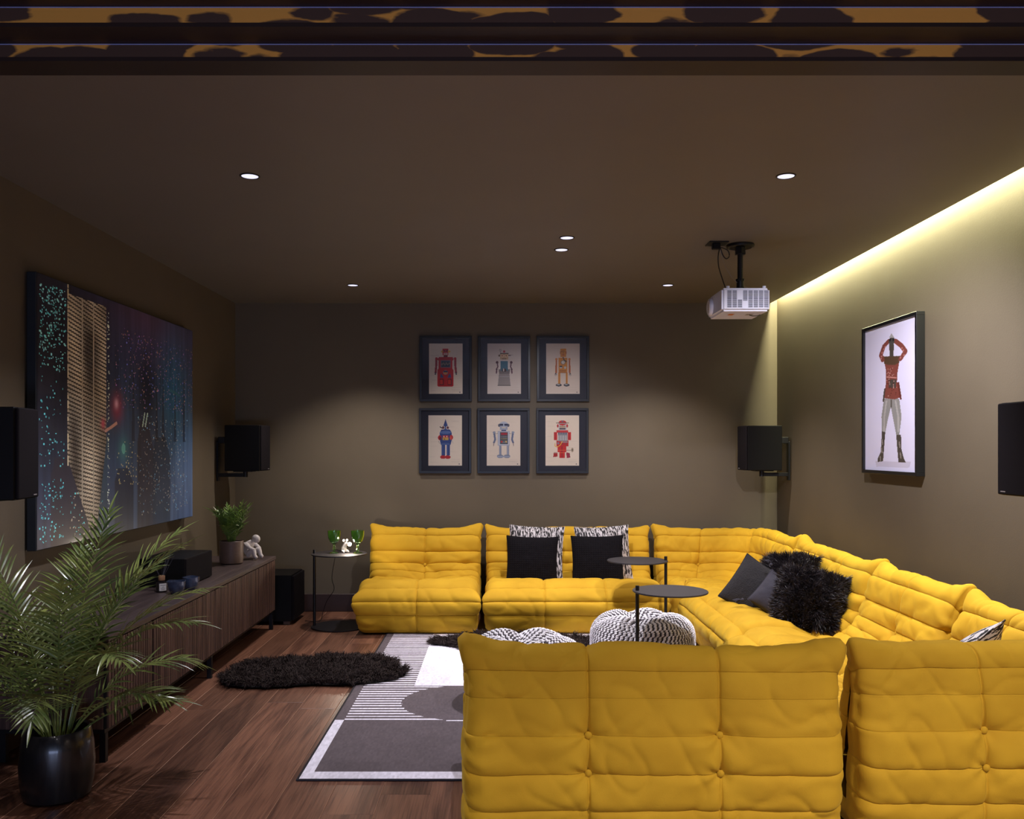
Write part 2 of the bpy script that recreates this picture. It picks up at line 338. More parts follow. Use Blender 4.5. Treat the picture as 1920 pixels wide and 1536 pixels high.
def profile(PR, dens):
    P = np.array([q[:4] for q in PR]); K = [q[4] for q in PR]; n = len(P)
    out = []; q_ = []; width = []; seamk = []
    for i in range(n):
        a, b, c, d = P[(i-1) % n], P[i], P[(i+1) % n], P[(i+2) % n]
        m = dens if i < n-3 else 3
        for k in range(m):
            t = (1-math.cos(PI*k/m))/2 if i < n-3 else k/m
            if abs(b[1])+abs(c[1]) < .001: v = b*(1-t)+c*t
            else: v = .5*((2*b)+(-a+c)*t+(2*a-5*b+4*c-d)*t*t+(-a+3*b-3*c+d)*t**3)
            out.append(v); q_.append(i+t)
    out = np.array(out); out[:, 1] = np.maximum(out[:, 1], 0)
    dd = np.linalg.norm(np.diff(np.vstack([out[:, :2], out[:1, :2]]), axis=0), axis=1); s = np.concatenate([[0], np.cumsum(dd)[:-1]])
    q_ = np.array(q_)
    seams = [i for i in range(n) if K[i]]
    ss = {i: s[np.argmin(abs(q_-i))] for i in seams}
    bounds = [0.02]+[ss[i] for i in seams]+[s[np.argmin(abs(q_-(n-3)))]]
    puff = np.zeros(len(s)); dist = np.full(len(s), 9.)
    for a_, b_ in zip(bounds, bounds[1:]):
        mk = (s >= a_-1e-9) & (s <= b_+1e-9); wd = b_-a_
        q = (s[mk]-a_)/wd; rr_ = b_ <= ss[6]+1e-6; puff[mk] = np.clip(1-np.abs(2*q-1)**(3.6 if rr_ else 2.8), 0, 1)**(.5)*min((.008 if b_ > ss[4]+1e-6 else .017) if rr_ else .021, wd*.22)
    for i in seams: dist = np.minimum(dist, abs(s-ss[i]))
    return out, q_, s, puff, dist, ss, n
def make_sofa(name, label, W, loc, rz, seed, dens=11, corner=False, du=.011, Dp=.97, zs=.97, taper=0):
    rng = np.random.RandomState(seed)
    PR = PROFC if corner else PROF
    P, qi, s, puff, dist, ss, n = profile(PR, dens)
    e = .065; nr = 7; ncap = 6
    X0 = .97
    if not corner:
        half = W/2-.025-e
        us = np.linspace(-half, half, int(2*half/du)); 
        seams_u = [0] if W < 1 else [-W/6, W/6]
        for sv in seams_u: us = np.concatenate([us, sv+np.array([-.006, -.003, 0, .003, .006])])
        us = np.unique(np.round(us, 5)); org = np.stack([us, 0*us], 1); dr = np.tile([0., 1.], (len(us), 1)); tg = np.tile([1., 0.], (len(us), 1)); R = np.ones(len(us))
        lat = us; sd = np.min([abs(us-v) for v in seams_u], axis=0); endd = half-abs(us)
        base_org = Dp/2  # nose side at y=-Dp/2
    else:
        Rp = W-e-.06
        L0 = 1.9
        seam_t = np.radians([21, 45, 69])
        th = np.unique(np.round(np.concatenate([np.linspace(0, PI/2, int(1.7/du))]+[v+np.array([-.006, -.003, 0, .003, .006]) for v in seam_t]), 5))
        dr = np.stack([np.sin(th), np.cos(th)], 1); tg = np.stack([np.cos(th), -np.sin(th)], 1)
        R = 1/(np.abs(np.cos(th))**7+np.abs(np.sin(th))**7)**(1/7.)
        org = np.zeros((len(th), 2)); lat = th*1.2; sd = np.min([abs(th-v) for v in seam_t], axis=0)*.9; endd = np.minimum(th, PI/2-th)*.9
        seams_u = [v*1.2 for v in seam_t]
    ns = len(lat)
    # end stations
    def ends(sign):
        ks = np.arange(1, nr+1)/nr*PI/2
        o = [(e*math.sin(k), .42*(1-math.cos(k))) for k in ks]+[(e+.012*math.sin(PI*j/ncap), .42+.58*j/ncap) for j in range(1, ncap+1)]
        return o
    eo = ends(1)
    st = []
    i0 = 0; i1 = ns-1
    first = [(org[i0]-tg[i0]*a, dr[i0], tg[i0], R[i0], t, lat[i0]-a, -1, a) for a, t in eo[::-1]]
    mid = [(org[i], dr[i], tg[i], R[i], 0, lat[i], 0, -endd[i]) for i in range(ns)]
    last = [(org[i1]+tg[i1]*a, dr[i1], tg[i1], R[i1], t, lat[i1]+a, 1, a) for a, t in eo]
    S = first+mid+last
    O = np.array([q[0] for q in S]); DR = np.array([q[1] for q in S]); TG = np.array([q[2] for q in S]); RR = np.array([q[3] for q in S]); T = np.array([q[4] for q in S])
    LAT = np.array([q[5] for q in S]); SG = np.array([q[6] for q in S]); AE = np.array([q[7] for q in S])
    SD = np.concatenate([np.full(len(first), 9), sd, np.full(len(last), 9)])
    nu, nv = len(S), len(s)
    y = P[:, 0][None]; z = P[:, 1][None]; my = P[:, 2][None]; mz = P[:, 3][None]
    crest = s[np.argmin(abs(qi-7.5))]; nose = s[np.argmin(abs(qi-(19 if not corner else 99)))]
    ew = np.exp(-((s-crest)/.055)**2)
    nw = np.exp(-((s-nose)/.085)**2) if not corner else np.zeros(nv)
    ear = np.maximum(ew, nw)[None]
    Tn = T[:, None]*(1-.85*ear*(T[:, None] < .5)); 
    bot = np.clip((.06-z)/.06, 0, 1)
    yy = y*(1-Tn)+my*Tn; zz = z*(1-Tn*(1-.0*bot))+mz*Tn
    near = np.clip((AE[:, None]+.05)/(.05+e), 0, 1)**1.6*(T[:, None] < .5)
    cseed = seed*11
    earh = np.where(SG < 0, .028+.022*rng.rand(), .028+.022*rng.rand())[:, None]
    zz = zz+near*ew[None]*earh
    yy = yy-near*ew[None]*.01+near*nw[None]*(.015 if not corner else 0)
    shift = SG[:, None]*near*(.022*ew[None]+.030*nw[None])-SG[:, None]*taper*z/.7
    # body slightly waisted between the tips
    # crest wave
    cw = vnoise(LAT*3.1, 0*LAT+.5, seed+3)*.010+vnoise(LAT*9, 0*LAT+.5, seed+5)*.004
    up = np.clip((z-.35)/.35, 0, 1)
    zz = zz+cw[:, None]*up*(y < .25)
    # belly: the seat sags at the middle, front is plump
    if not corner: rad_ = (Dp-y*0-yy*Dp/.97)
    else: rad_ = (W-.06-e)*(1-yy/.955)
    XY = O[:, None, :]+DR[:, None, :]*(rad_*RR[:, None])[..., None]+TG[:, None, :]*shift[..., None]
    G = np.dstack([XY, zz])
    # medial for normal orientation
    radm = (Dp-my*Dp/.97) if not corner else (W-.06-e)*(1-my/.955)
    MX = O[:, None, :]+DR[:, None, :]*(radm*RR[:, None])[..., None]
    MD = np.dstack([MX, mz+0*zz])
    MD[:len(first), :, :2] += TG[0]*.03; MD[-len(last):, :, :2] -= TG[-1]*.03
    gu = np.gradient(G, axis=0); gv = (np.roll(G, -1, 1)-np.roll(G, 1, 1))
    Nn = np.cross(gu, gv); ln = np.linalg.norm(Nn, axis=2, keepdims=True); Nn = Nn/np.maximum(ln, 1e-9)
    sgn = np.sign(np.median(np.sum(Nn*(G-MD), axis=2))); Nn *= sgn
    LT = LAT[:, None]+0*z; SV = s[None]+0*LT
    capf = (1-np.clip((T[:, None]-.1)/.5, 0, 1))
    amp = 1+.25*vnoise(LT*2.3+3, SV*3, seed)
    d = puff[None]*amp*(.35+.65*capf)
    # vertical seams
    d = d-.007*np.exp(-(SD[:, None]/.020)**2)*(z > .02)-.008*np.exp(-(SD[:, None]/.0045)**2)*(z > .02)
    # horizontal stitched ridge in creases
    d = d+.0028*np.exp(-(dist[None]/.0035)**2)*capf
    # buttons
    btn = []
    bi = [3, 4, 11]+([] if corner else [])
    for su in seams_u:
        for b in bi:
            sb = ss[b]; r2 = (LT-su)**2+(SV-sb)**2; r = np.maximum(np.sqrt(r2), .016); an = np.arctan2(SV-sb, LT-su)
            k = .032 if b < 6 else .030
            d = d-k*np.exp(-r/.042)+.0070*np.exp(-r/.11)*np.sin(an*4+rng.rand()*6+2*np.sin(an))*np.clip(r/.03, 0, 1)
            btn.append((su, sb))
        # the gathered folds sink towards the middle
        sf = ss[13]; d = d-.030*np.exp(-((LT-su)/.16)**2-((SV-sf)/.16)**2)
    # wrinkles
    ridge = lambda a, b, sd_: (1-np.abs(vnoise(a, b, sd_)))**5
    wm = np.clip(1-np.abs(s-ss[14])/.25, 0, 1)[None]
    d = d-.008*ridge(LT*5+SV*6, SV*7-LT*3, seed+21)*(.7+.9*wm)*capf-.007*ridge(LT*7-SV*5, SV*5+LT*4, seed+31)*capf
    d = d+.006*fbm(LT*6, SV*9, seed+40)+.004*vnoise(LT*16, SV*30, seed+41)*wm
    ed = np.clip(1+AE[:, None]/.16, 0, 1)*(T[:, None] < .5)
    d = d+.0075*vnoise(SV*24+vnoise(LT*9, SV*5, seed)*1.2, LT*4, seed+50)*ed**1.5
    d = d*np.clip(zz/.05, 0, 1)
    G = G+Nn*d[..., None]; G[..., 2] = np.maximum(G[..., 2], 0.012)
    ctr = np.array([0, Dp/2]) if not corner else np.array([(W-e)/2-.02]*2)-0.0
    if corner: ctr = np.array([(W-2*e)/2+.0]*2)
    G[..., :2] -= ctr
    G[..., 2] *= zs
    root = thing(name, label, 'sofa', loc, rz, 'mustard tufted sofa modules')
    # split backrest / seat at the deep fold (index 13) and at the underside
    j1 = int(np.argmin(abs(qi-14))); jb = int(np.argmin(abs(qi-(n-2))))
    def part(nm, js):
        V = G[:, js].reshape(-1, 3); F = grid_faces(nu, len(js))
        if sgn < 0: F = F[:, ::-1]
        return obj(nm, mesh_np(nm, V, F[:, ::-1]), M['yellow'], root)
    part('backrest', list(range(jb, nv))+list(range(0, j1+1))); part('seat', list(range(j1, jb+1)))
    for su, sb in btn:
        i = int(np.argmin(abs(LAT-su))); j = int(np.argmin(abs(s-sb))); c = Vector(G[i, j])+Vector(Nn[i, j])*.016
        q = Vector(Nn[i, j]).to_track_quat('Z', 'Y'); o = obj('button', BTN, None, root, loc=c, rot=q.to_euler())
    if seed == 7: obj('care_tag', B().box((-.445+.0, .5*Dp+.004, .115), (.012, .003, .05), .0005), M['dark'], root)
    return root
bb = B(); bb.ball((0, 0, 0), .0125, 14, (1, 1, .55)); BTN = bb.mesh('button'); BTN.materials.append(M['yellow'])
D_ = .97
YK = 7.15
make_sofa('sofa_module', 'single seat mustard sofa module against the back wall, beside the table with goblets', .885, (-.597, YK-D_/2, 0), 0, 1)
make_sofa('sofa_module', 'two seat mustard sofa module against the back wall, holding the four square cushions', 1.30, (.522, YK-D_/2, 0), 0, 2)
make_sofa('corner_sofa_module', 'mustard corner sofa module in the far right corner of the room', 1.02, (1.735, YK-.460, 0), 0, 3, corner=True)
make_sofa('sofa_module', 'two seat mustard sofa module along the right wall, with black fur cushions', 1.30, (2.195-D_/2, 5.475, 0), -PI/2, 4)
make_sofa('sofa_module', 'single seat mustard sofa module along the right wall, under the tall framed picture', .90, (2.175-D_/2, 4.36, 0), -PI/2, 5)
make_sofa('corner_sofa_module', 'nearest mustard corner sofa module cut off by the right edge, seen from behind', 1.04, (1.712, 2.86+.48, 0), -PI/2, 6, dens=15, corner=True, du=.008, zs=.95)
make_sofa('sofa_module', 'two seat mustard sofa module in the foreground seen from behind', 1.285, (.497, 2.83+D_/2, 0), PI, 7, dens=17, du=.007, zs=.945, taper=.014)
# ------------------------------------------------------------------ media cabinet on the left
CX0, CX1, CY0, CY1, CZ0, CZ1 = WL+.03, -1.65, 3.72, 6.48, .14, .535
t = thing('media_cabinet', 'long low dark oak media cabinet with fluted doors along the left wall', 'cabinet', ((CX0+CX1)/2, (CY0+CY1)/2, 0))
cx, cy = (CX0+CX1)/2, (CY0+CY1)/2; wx, wy = CX1-CX0, CY1-CY0
obj('top', B().box((0, 0, CZ1-.012), (wx, wy, .024), .002), M['cabtop'], t)
obj('body', B().box((-.012, 0, (CZ0+CZ1-.024)/2), (wx-.024, wy-.002, CZ1-CZ0-.025), .002), M['cabwood'], t)
obj('base_frame', B().box((wx/2-.03, 0, CZ0-.009), (.022, wy-.01, .018)).box((-wx/2+.03, 0, CZ0-.009), (.022, wy-.01, .018)).box((0, -wy/2+.02, CZ0-.009), (wx-.05, .022, .018)).box((0, wy/2-.02, CZ0-.009), (wx-.05, .022, .018)), M['blackmetal'], t)
for ly in (-wy/2+.02, 0, wy/2-.02):
    for lx in (wx/2-.03, -wx/2+.03):
        obj('leg', B().box((lx, ly, (CZ0-.018)/2), (.026, .026, CZ0-.018), .001), M['blackmetal'], t)
slat_me = B().box((0, 0, 0), (.011, .021, CZ1-CZ0-.034), .0015).mesh('slat'); slat_me.materials.append(M['cabwood'])
slat_th = B().box((0, 0, 0), (.011, .013, CZ1-CZ0-.034), .0015).mesh('slat'); slat_th.materials.append(M['cabwood'])
zc = (CZ0+CZ1-.024)/2; random.seed(9)
for y0, y1 in [(3.722, 4.205), (4.209, 5.108), (5.112, 6.018), (6.022, 6.478)]:
    d = obj('door', B().box((wx/2-.018, (y0+y1)/2-cy, zc), (.012, y1-y0-.003, CZ1-CZ0-.03), .001), M['doorback'], t)
    y = y0+.004
    while y < y1-.016:
        me, wd = (slat_me, .021) if random.random() < .62 else (slat_th, .013)
        if y+wd > y1-.002: break
        c = obj('slat', me, None, d, loc=(wx/2-.0065, y+wd/2-cy, zc)); y += wd+.0085
# centre speaker on the cabinet
t = thing('centre_speaker', 'long low black loudspeaker lying on the media cabinet behind the blue bowls', 'speaker', (-1.915, 5.235, CZ1))
obj('cabinet', B().box((-.006, 0, .082), (.258, .45, .160), .003), M['blackbox'], t)
obj('grille', B().box((.127, 0, .082), (.010, .445, .155), .003), M['grille'], t)
obj('badge', B().box((.1335, -.17, .018), (.002, .022, .005)), M['ceramic'], t)
# reed diffuser
t = thing('reed_diffuser', 'dark glass reed diffuser bottle with white label and black reeds', 'diffuser', (-1.865, 4.86, CZ1))
obj('bottle', B().lathe([(.001, .001), (.027, .001), (.030, .004), (.030, .050), (.027, .056), (.014, .060), (.012, .064)]), M['amber'], t)
obj('cap', B().lathe([(.012, .063), (.017, .064), (.018, .066), (.018, .088), (.016, .091), (.005, .091), (.004, .085)]), M['cork'], t)
lb = []
for k in range(9):
    a = rad(-92+k*9.5)
    lb.append((.0306*math.cos(a), .0306*math.sin(a)))
V = [(x, y, z) for z in (.010, .050) for x, y in lb]; F = [(k, k+1, 10+k, 9+k) for k in range(8)]
lo = obj('label', mesh_from('label', V, F), M['label'], t)
for (z, n) in [(.041, 6), (.031, 2), (.024, 5), (.017, 4)]:
    for k in range(n):
        a = rad(-54+(k-(n-1)/2)*9)
        obj('print_mark', B().box((.0309*math.cos(a), .0309*math.sin(a), z), (.001, .0034, .0022 if n != 6 else .0035), rot=(0, 0, a)), M['dark'], lo)
random.seed(3)
for k in range(7):
    a = random.uniform(0, 6.28); q = random.uniform(.35, 1)*.075; 
    obj('reed', B().tube([(0.003*math.cos(a), .003*math.sin(a), .07), (q*math.cos(a), q*math.sin(a)*1.3, .21+random.uniform(-.02, .01))], .0017, 5), M['dark'], t)
def cup(x, y, lab, n):
    t = thing('bowl', lab, 'bowl', (x, y, CZ1), n, 'blue bowls on the media cabinet')
    b = B().lathe([(.001, .002), (.026, .002), (.030, .006), (.040, .024), (.047, .052), (.049, .070), (.0465, .071), (.044, .052), (.036, .024), (.024, .010), (.001, .009)])
    for v in b.bm.verts:
        v.co.z += .002*math.sin(3*math.atan2(v.co.y, v.co.x)+n)*(v.co.z/.07)
        v.co.x *= 1+.03*math.sin(2*math.atan2(v.co.y, v.co.x)+n)
    obj('glazed_body', b, M['bluebowl'], t)
cup(-1.762, 4.80, 'nearer of the two small blue glazed bowls on the media cabinet', .4)
cup(-1.735, 4.945, 'farther blue glazed bowl, partly behind the other, on the media cabinet', 2.0)
# ------------------------------------------------------------------ leaves
def leaflet(Vs, Fs, p, d, up, L_, w_, droop, nseg=4):
    d = d/np.linalg.norm(d); side = np.cross(d, up); nn = np.linalg.norm(side)
    side = side/nn if nn > 1e-3 else np.array([1., 0, 0]); b = len(Vs); pos = np.array(p, float)
    ws = [.45, 1, .95, .6, .04]
    for k in range(nseg+1):
        un = np.cross(side, d); Vs.append(pos+side*w_*ws[k]/2+un*w_*ws[k]*.22); Vs.append(pos); Vs.append(pos-side*w_*ws[k]/2+un*w_*ws[k]*.22)
        d = d+np.array([0, 0, -droop])/nseg; d /= np.linalg.norm(d); pos = pos+d*L_/nseg
    for k in range(nseg): Fs.extend([(b+3*k, b+3*k+1, b+3*k+4, b+3*k+3), (b+3*k+1, b+3*k+2, b+3*k+5, b+3*k+4)])
def frond(parent, base, az, L_, el0, el1, npair, lmax, wl, m, rng, name='frond', xmin=None, start=.28):
    pts = []; p = np.array(base, float); n = 18
    for k in range(n+1):
        s_ = k/n; el = el0+(el1-el0)*s_**1.4; a_ = az+.25*rng.uniform(-1, 1)*0
        pts.append(p.copy()); p = p+np.array([math.cos(a_)*math.cos(el), math.sin(a_)*math.cos(el), math.sin(el)])*L_/n
    pts = np.array(pts); 
    bt = B().tube(pts, [.0042*(1-.75*k/n)*(1 if L_ > .3 else .5) for k in range(n+1)], 5)
    Vs, Fs = [], []
    for k in range(npair):
        s_ = start+(1-start)*(k+.5)/npair; i = s_*n; i0 = min(int(i), n-1); f = i-i0
        q = pts[i0]*(1-f)+pts[i0+1]*f; tg = pts[i0+1]-pts[i0]; tg /= np.linalg.norm(tg)
        sd = np.cross(tg, [0, 0, 1.]); sd /= max(np.linalg.norm(sd), 1e-3); upv = np.cross(sd, tg)
        ss_ = (s_-start)/(1-start); ll = lmax*(math.sin(PI*(.18+.74*ss_)))**.8*rng.uniform(.85, 1.1)
        opn = rad(58-30*ss_)
        for sg in (-1, 1):
            dd = tg*math.cos(opn)+sd*sg*math.sin(opn)+upv*rng.uniform(.05, .35)
            leaflet(Vs, Fs, q, dd, upv, ll, wl*rng.uniform(.8, 1.1), rng.uniform(.25, .75))
    leaflet(Vs, Fs, pts[-1], pts[-1]-pts[-2], np.array([0, 0, 1.]), lmax*.6, wl, .2)
    b0 = len(bt.bm.verts)
    vv = [bt.bm.verts.new(v) for v in Vs]
    for f in Fs: bt.bm.faces.new([vv[i] for i in f])
    if xmin is not None:
        for v in bt.bm.verts:
            v.co.x = max(v.co.x, xmin+.01*math.sin(v.co.z*40))
    return obj(name, bt, m, parent)
# big palm
PX, PY = -1.69, 3.37
t = thing('potted_palm', 'large feathery palm in a glossy black pot at the near end of the media cabinet', 'plant', (PX, PY, 0))
pot = obj('pot', B().lathe([(.001, .004), (.105, .004), (.118, .012), (.130, .07), (.133, .13), (.128, .20), (.118, .255), (.112, .262), (.106, .255), (.112, .20), (.10, .19)], n=56), M['blackpot'], t)
obj('soil', B().cyl((0, 0, .195), .109, .02, 40), M['soil'], t)
rng = np.random.RandomState(12)
FR = [(-10, .80, 72, -8, 26), (18, .78, 76, 8, 26), (-40, .74, 70, -15, 24), (60, .80, 80, 25, 26), (100, .84, 84, 35, 26), (150, .84, 78, 5, 26), (-95, .76, 72, -15, 24), (-125, .72, 74, -5, 24), (178, .78, 76, 10, 24),
      (-160, .74, 70, -20, 24), (30, .62, 62, -28, 22), (-15, .56, 52, -18, 22), (-65, .62, 60, -30, 22), (80, .90, 86, 55, 26), (125, .70, 70, 0, 22), (-178, .62, 60, -20, 20), (0, .88, 84, 28, 26), (-110, .55, 55, -25, 20), (45, .88, 82, 30, 26), (-60, .84, 84, 20, 26), (160, .90, 86, 45, 26), (-5, .48, 40, -5, 16)]
for az, L_, e0, e1, n_ in FR:
    a = rad(az+rng.uniform(-6, 6)); e0 = min(e0, 80)
    frond(t, (.035*math.cos(a), .035*math.sin(a), .20), a, L_*rng.uniform(.92, 1.04), rad(e0), rad(e1), n_, .185, .0115, M['leaf'], rng, xmin=WL-PX+.02)
# small plant
t = thing('potted_plant', 'small bushy green parlour palm in a taupe metal pot on the media cabinet', 'plant', (-1.845, 6.05, CZ1))
obj('pot', B().lathe([(.001, .002), (.068, .002), (.076, .008), (.079, .03), (.080, .155), (.0775, .158), (.075, .155), (.075, .13), (.06, .125)], n=48), M['potmetal'], t)
obj('soil', B().cyl((0, 0, .13), .0745, .012, 32), M['soil'], t)
rng = np.random.RandomState(5)
for k in range(44):
    a = rng.uniform(0, 6.28); e0 = rng.uniform(72, 90)
    frond(t, (.02*math.cos(a), .02*math.sin(a), .13), a, rng.uniform(.14, .31), rad(e0), rad(rng.uniform(20, 75)), 8, rng.uniform(.05, .07), .010, M['leaf2'], rng, xmin=WL+1.845+.02, start=.35)
# figurine: two seated white figures bowed over their knees
def skin(name, V, E, R, m, parent, lv=2):
    me = bpy.data.meshes.new(name); me.from_pydata(V, E, []); o = obj(name, me, m, parent)
    o.modifiers.new('skin', 'SKIN'); sv = me.skin_vertices[0] if me.skin_vertices else None
    if sv is None:
        bm = bmesh.new(); bm.from_mesh(me); bm.verts.layers.skin.verify(); bm.to_mesh(me); bm.free(); sv = me.skin_vertices[0]
    for i, r in enumerate(R): sv.data[i].radius = (r, r) if not hasattr(r, '__len__') else r
    sv.data[0].use_root = True
    s_ = o.modifiers.new('sub', 'SUBSURF'); s_.levels = lv; s_.render_levels = lv; return o
t = thing('figurine', 'smooth white sculpture of a seated figure at the far end of the media cabinet', 'sculpture', (-1.79, 6.30, CZ1), rad(-18))
# local +x is forward
V = [(-.03, 0, .032), (-.022, 0, .075), (.002, 0, .118), (.035, 0, .138),
     (.005, .03, .034), (.055, .034, .078), (.062, .036, .030), (.085, .036, .012),
     (.005, -.03, .034), (.055, -.034, .078), (.062, -.036, .030), (.085, -.036, .012),
     (.000, .042, .112), (.038, .052, .082), (.066, .030, .070),
     (.000, -.042, .112), (.038, -.052, .082), (.066, -.030, .070)]
E = [(0, 1), (1, 2), (2, 3), (0, 4), (4, 5), (5, 6), (6, 7), (0, 8), (8, 9), (9, 10), (10, 11), (2, 12), (12, 13), (13, 14), (2, 15), (15, 16), (16, 17)]
skin('body', V, E, [.034, .032, .028, .016, .024, .019, .015, .011, .024, .019, .015, .011, .017, .013, .011, .017, .013, .011], M['ceramic'], t)
obj('head', B().ball((.052, 0, .146), .030, 20, (1.05, .85, .95), rot=(0, rad(40), 0)), M['ceramic'], t)
# ------------------------------------------------------------------ black subwoofer
t = thing('subwoofer', 'black floor standing subwoofer box in the far left corner behind the cabinet', 'speaker', (-1.76, 6.80, 0))
obj('cabinet', B().box((0, 0, .200), (.38, .37, .345), .003, seg=2), M['blackbox'], t)
obj('grille', B().box((.200, 0, .200), (.018, .355, .330), .003, seg=2), M['grille'], t)
for a in (-.15, .15):
    for b in (-.14, .14): obj('foot', B().box((a, b, .014), (.05, .05, .028), .003), M['potmetal'], t)
# ------------------------------------------------------------------ wall speakers
def wallspeaker(lab, side, y, z, yaw, far):
    x = (WL if side < 0 else WR)-side*.0
    t = thing('wall_speaker', lab, 'speaker', (x, y, z), 0 if side < 0 else PI, 'black loudspeakers on wall brackets')
    bx = obj('cabinet', B().box((0, 0, 0), (.27, .20, .345), .004), M['blackbox'], t, loc=(.225, 0, 0), rot=(0, 0, yaw))
    obj('grille', B().box((.142, 0, 0), (.014, .194, .339), .004), M['grille'], bx)
    obj('badge', B().box((.1495, -.06 if side > 0 else .06, -.158), (.0015, .030, .004)), M['greyprint'], bx)
    br = obj('wall_plate', B().box((.008, 0, -.10), (.014, .05, .30), .002), M['blackmetal'], t)
    obj('bracket_arm', B().box((.12, 0, -.205), (.22, .03, .028), .002).cyl((.215, 0, -.195), .018, .05, 20), M['blackmetal'], t)
    obj('bracket_tray', B().box((.21, 0, -.1765), (.14, .12, .006), .001), M['blackmetal'], t)
    tm = obj('terminal_block', B().box((.045, 0, .06), (.06, .06, .05), .003), M['blackmetal'], t)
    for q in (-.012, .012): obj('terminal', B().cyl((.078, q, .06), .005, .018, 10, rot=(0, PI/2, 0)), M['gold'], t)
wallspeaker('black speaker on a wall bracket in the far left corner above the small plant', -1, 6.73, 1.325, rad(-4), 1)
wallspeaker('black speaker on a wall bracket in the far right corner above the corner sofa', 1, 6.88, 1.325, rad(4), 1)
wallspeaker('black speaker cut off by the left edge, in front of the large city picture', -1, 3.33, 1.305, rad(8), 0)
wallspeaker('black speaker cut off by the right edge, on the right wall', 1, 3.23, 1.322, rad(1), 0)
# ------------------------------------------------------------------ c-shaped side tables
def ctable(lab, x, y, px, top, r=.205, base_up=True):
    t = thing('side_table', lab, 'table', (x, y, .0082 if base_up else 0), 0, 'black c-shaped side tables')
    obj('table_top', B().cyl((0, 0, top-.004), r, .008, 72, bev=.002), M['tabletop'], t)
    obj('pole', B().cyl((px-x, 0, (top+.03)/2), .0105, top+.022, 20, bev=.001), M['blackmetal'], t)
    obj('base', B().cyl((0, 0, .006), r, .008, 72, bev=.002), M['tabletop'], t)
    return t
ctable('black round side table beside the left sofa end, holding green goblets and a lit lamp', -1.20, 6.56, -1.385, .545, base_up=False)
ctable('farther black round side table over the front of the two seat back wall sofa', .925, 6.02, 1.118, .554)
ctable('nearer black round side table whose pole rises in front of the patterned pouf', .925, 4.85, .745, .537)
# goblets
def goblet(lab, x, y):
    t = thing('goblet', lab, 'glass', (x, y, .5455), 0, 'green glass goblets')
    pr = [(.001, .0015), (.034, .0015), (.036, .004), (.030, .008), (.012, .012), (.008, .020), (.013, .028), (.008, .036), (.010, .046), (.007, .058), (.012, .068), (.030, .084), (.042, .108), (.047, .135), (.048, .168)]
    rid = []
    for (a, b), (c, d) in zip(pr[11:], pr[12:]):
        for k in range(4): f = k/4; rid.append((a+(c-a)*f+(.0009 if k % 2 else 0), b+(d-b)*f))
    pr = pr[:11]+rid+[pr[-1], (.0462, .168), (.045, .135), (.040, .110), (.029, .088), (.001, .078)]
    obj('glass_body', B().lathe(pr, n=32), M['green'], t)
goblet('left one of the two green ribbed glass goblets on the side table', -1.238, 6.56)
goblet('right one of the two green ribbed glass goblets on the side table', -1.065, 6.56)
t = thing('table_lamp', 'small bright table lamp glowing between the two green goblets', 'lamp', (-1.165, 6.60, .5455), rad(-50))
skin('animal_body', [(-.020, 0, .020), (-.012, 0, .045), (.006, 0, .070), (.026, 0, .080), (.002, .020, .012), (.022, .020, .006), (.002, -.020, .012), (.022, -.020, .006)], [(0, 1), (1, 2), (2, 3), (0, 4), (4, 5), (0, 6), (6, 7)], [.020, .017, .014, .006, .010, .005, .010, .005], M['ceramic'], t, 2)
for q in (-.014, .014): obj('ear', B().ball((.004, q, .092), .010, 12, (.4, 1, 1)), M['ceramic'], t)
obj('tail', B().tube(spline([(-.035, 0, .015), (-.055, .01, .012), (-.066, .015, .030), (-.058, .01, .044), (-.050, .01, .036)], 6), .002, 6), M['brass'], t)
obj('socket', B().cyl((.045, 0, .062), .008, .022, 16, rot=(0, rad(70), 0)), M['brass'], t)
obj('bulb', B().ball((.065, 0, .068), .014, 16), M['bulb'], t)
lamp('POINT', 'lamp_glow', (-1.115, 6.535, .62), (0, 0, 0), 5, (1.0, .86, .70), shadow_soft_size=.012)
tag(obj('power_cable', B().tube(spline([(-1.20, 6.66, .548), (-1.27, 6.775, .545), (-1.275, 6.78, .48), (-1.30, 6.79, .33), (-1.285, 6.80, .24), (-1.34, 6.80, .15), (-1.37, 6.79, .06), (-1.38, 6.77, .006), (-1.42, 6.74, .005), (-1.50, 6.76, .005)], 8), .0022, 6), M['blackmetal']),
    'thin black cable hanging from the lit lamp down behind the side table', 'cable')
# ------------------------------------------------------------------ projector
t = thing('projector', 'white ceiling projector on a black drop pole near the right wall', 'projector', (1.368, 5.115, H))
zt, zb = -.278, -.408
b = obj('housing', B().box((0, 0, (zt+zb)/2), (.268, .33, zt-zb), .012, seg=3), M['whiteplastic'], t)
gr = []
gz0, gz1 = zb+.022, zt-.018
sl = B()
for c_ in range(8):
    xx = -.093+c_*.0295
    nrow = 15
    for r_ in range(nrow):
        zz = gz0+(gz1-gz0)*r_/(nrow-1); zr = r_/(nrow-1)
        xd = -.047+.048*(1-zr)
        if abs(xx-xd) < .014: continue
        sl.box((xx, -.1655, zz), (.024, .003, .0032))
gz = obj('vent_slots', sl, M['dark'], b); gz['kind'] = 'stuff'
obj('lens_ring', B().cyl((-.140, .085, (zt+zb)/2-.005), .050, .022, 36, rot=(0, PI/2, 0), bev=.003), M['whiteplastic'], t)
obj('lens', B().cyl((-.1525, .085, (zt+zb)/2-.005), .040, .004, 32, rot=(0, PI/2, 0), bev=.001), M['ceramic'], t)
obj('foot', B().cyl((-.09, -.12, zt+.008), .010, .018, 16), M['whiteplastic'], b); obj('foot', B().cyl((.115, -.12, zt+.008), .010, .018, 16), M['whiteplastic'], b)
obj('sticker', B().box((-.05, -.03, zb-.0006), (.030, .05, .001), .0003), M['orange'], b)
